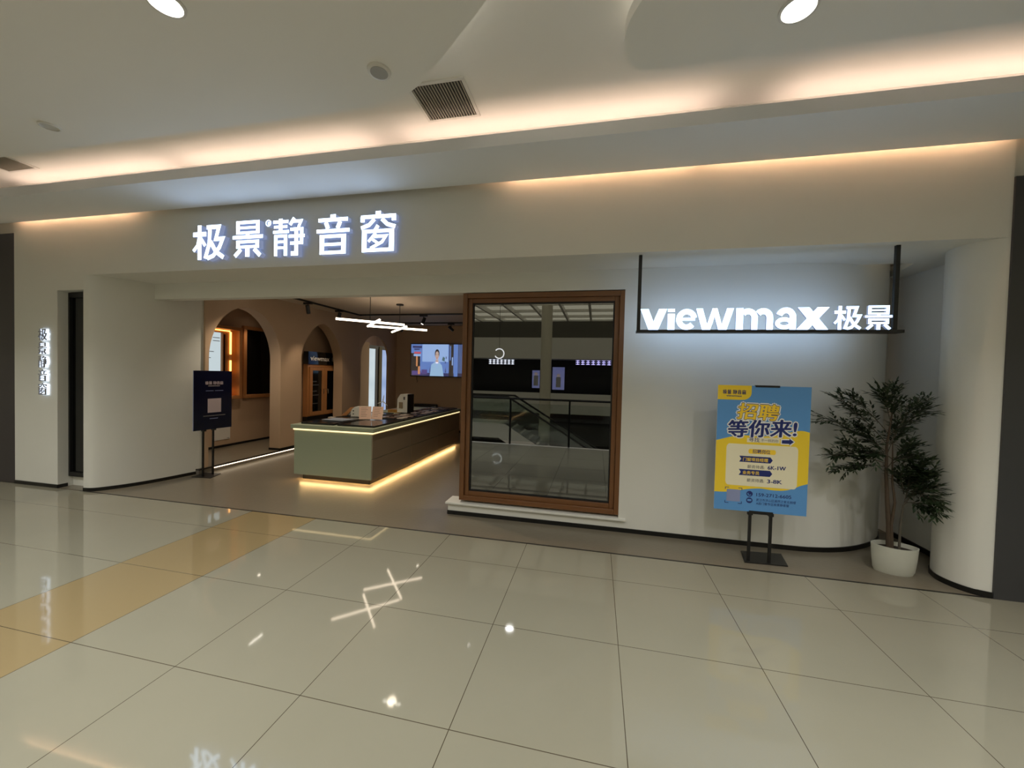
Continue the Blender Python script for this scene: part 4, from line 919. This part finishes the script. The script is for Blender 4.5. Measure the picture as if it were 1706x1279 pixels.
# ================================================================== ATRIUM BEHIND THE VIEWER (seen in the window's reflection)
b = MB(); b.box(-14, 9, -.62, -.30, -.9, 3.85, M_wall)
b = MB(); b.box(-14, 9, -.42, -.30, -.7, 0.0, M_wall); struct(b.build('trim_floor_edge', smooth=0))
b = MB(); b.box(-14, 9, -.42, -.30, 3.58, 5.6, M_wall); struct(b.build('wall_atrium_near', smooth=0))
b = MB(); b.box(-14, 9, -20, -.42, -5.3, -5.0, mat('lower_floor', srgb(120, 112, 100), .25)); struct(b.build('floor_lower', smooth=0))
b = MB(); b.box(-14, 9, -20, -16.2, -.75, .0, M_wall); b.box(-14, 9, -16.25, -16.1, -.75, .55, M_wall); struct(b.build('wall_opposite_parapet', smooth=0))
b = MB(); b.box(-14, 9, -18.3, -18.0, 0, 2.75, M_gasket); struct(b.build('wall_opposite_shops', smooth=0))
b = MB(); b.box(-14, 9, -20, -16.2, 2.75, 4.1, M_wall); b.box(-14, 9, -20, -16.6, 4.1, 5.2, mat('atrium_dark_band', srgb(90, 88, 80), .7)); struct(b.build('wall_opposite_fascia', smooth=0))
b = MB(); b.box(-14, 9, -18.3, -18.0, -5, -.75, M_gasket); struct(b.build('wall_opposite_lower', smooth=0))
rf = MB()
for i in range(16): x = -13.5 + i * 1.45; rf.box(x - .06, x + .06, -18, -.42, 5.2, 5.45, M_white)
for j in range(9): y = -17.5 + j * 2.1; rf.box(-14, 9, y - .05, y + .05, 5.25, 5.40, M_white)
struct(rf.build('ceiling_skylight', smooth=0))
b = MB(); b.box(-14, 9, -20, -16.6, 5.2, 5.3, M_wall); struct(b.build('ceiling_atrium_edge', smooth=0))
b = MB(); b.lathe([(.28, -5), (.28, 5.2)], mat('column_paint', srgb(214, 208, 190), .3), 36); o = b.build('wall_column'); o.location = (-2.54, -11, 0); struct(o)
bl = thing('balustrade', 'glass balustrade with a dark handrail along the atrium edge behind the viewer', 'railing', (-2.5, -.36, 0))
b = MB(); b.tube([(-11, 0, 1.09), (11, 0, 1.09)], .025, M_black, 10); b.build('handrail', bl)
for i in range(16):
    b = MB(); b.box(-11 + i * 1.4 + .31 - .02, -11 + i * 1.4 + .31 + .02, -.02, .02, 0, 1.07, M_black); b.build('post', bl)
b = MB(); b.box(-11, 11, -.006, .006, .08, .98, M_clear); b.build('glass_panel', bl)
es = thing('escalator', 'escalator descending into the atrium behind the viewer', 'escalator', (-3.6, -3.6, 0))
b = MB(); PXE = frame_xf((0, -.5, 0), (1, 0, 0), (0, 0, 1), (0, -1, 0))
b.prism([(-4, -.5), (.4, -.5), (8.2, -5.0), (8.2, -4.5), (.6, -.02), (-4, -.02)], -.02, 1.2, M_white, PXE); b.build('truss', es)
for w_ in (0.0, 1.1):
    b = MB(); b.prism([(-4, 0), (.6, 0), (8.2, -4.5), (8.2, -3.6), (.7, .86), (-4, .86)], w_, w_ + .02, M_clear, PXE); b.build('side_glass', es)
    b = MB(); b.tube([(-4, -.51 - w_, .90), (.7, -.51 - w_, .90), (8.2, -.51 - w_, -3.55)], .035, M_black, 10); b.build('handrail', es)
b = MB()
for k in range(26): b.box(.5 + k * .29, .5 + k * .29 + .30, -1.55, -.55, -.16 - k * .171, -.0 - k * .171, M_grey)
b.build('steps', es)
S_sign = emit('far_sign_violet', (.55, .50, 1.0, 1), 4.0); S_signw = emit('far_sign_white', (.85, .88, 1.0, 1), 4.0)
for x0, x1, z, label, mm in ((-7.5, -5.6, 2.40, 'violet-white lit shop sign opposite, left of the column', S_signw), (-1.4, 1.0, 2.46, 'violet lit shop sign opposite, right of the column', S_sign)):
    t = thing('shop_sign', label, 'sign', (x0, -17.97, z)); XM = frame_xf((0, 0, 0), (1, 0, 0), (0, 0, 1), (0, 1, 0)); b = MB()
    for k in range(6):
        key = ('ji', 'jing', 'yin', 'chuang', 'jing4', 'jing')[k]
    b.box(0, x1 - x0, -.01, .0, -.05, .40, M_gasket)
    n_ = 7
    for k in range(n_):
        u = (x1 - x0) * k / n_; wd = (x1 - x0) / n_ * .72
        for q in range(3): b.box(u, u + wd, 0, .03, q * .13, q * .13 + .05, mm)
        b.box(u + wd * .4, u + wd * .6, 0, .03, 0, .32, mm)
    b.build('lettering', t)
for x0, x1, z0, z1, label in ((-4.4, -3.8, .75, 2.05, 'narrow blue advertising screen opposite, left of the column'), (-3.0, -2.1, .68, 2.3, 'tall advertising screen opposite, right of the column')):
    t = thing('advert_screen', label, 'screen', ((x0 + x1) / 2, -17.95, z0)); hw = (x1 - x0) / 2; b = MB(); b.box(-hw, hw, -.04, 0, 0, z1 - z0, M_black); b.build('bezel', t)
    b = MB(); b.box(-hw + .04, hw - .04, 0, .004, .04, z1 - z0 - .04, emit('advert_light', srgb(120, 130, 200), 1.1)); b.box(-.16, .16, .004, .008, .2, .9, S_dk); b.lathe([(.12, 0), (.12, .004)], S_skin, 20, frame_xf((0, .006, 1.02), (1, 0, 0), (0, 0, 1), (0, 1, 0))); b.build('screen', t)
t = thing('ring_pendant', 'white glowing ring lamp hanging in the atrium', 'pendant lamp', (-5.0, -11.0, 2.75))
b = MB(); b.tube([(.25 * math.cos(a), 0, .25 * math.sin(a)) for a in [math.radians(-150 + 290 * i / 28) for i in range(29)]], .03, emit('ring_light', (1, 1, 1, 1), 3), 10); b.build('ring', t)
b = MB(); b.tube([(0, 0, .25), (0, 0, 2.5)], .01, M_black, 6); b.build('cord', t)

# label clean-up of the mall skylight glass
b = MB(); b.box(-14, 9, -18, -.42, 5.42, 5.43, glass_mat('roof_glass', (.92, .93, .9, 1), .03, fres=False)); struct(b.build('window_3', smooth=0))
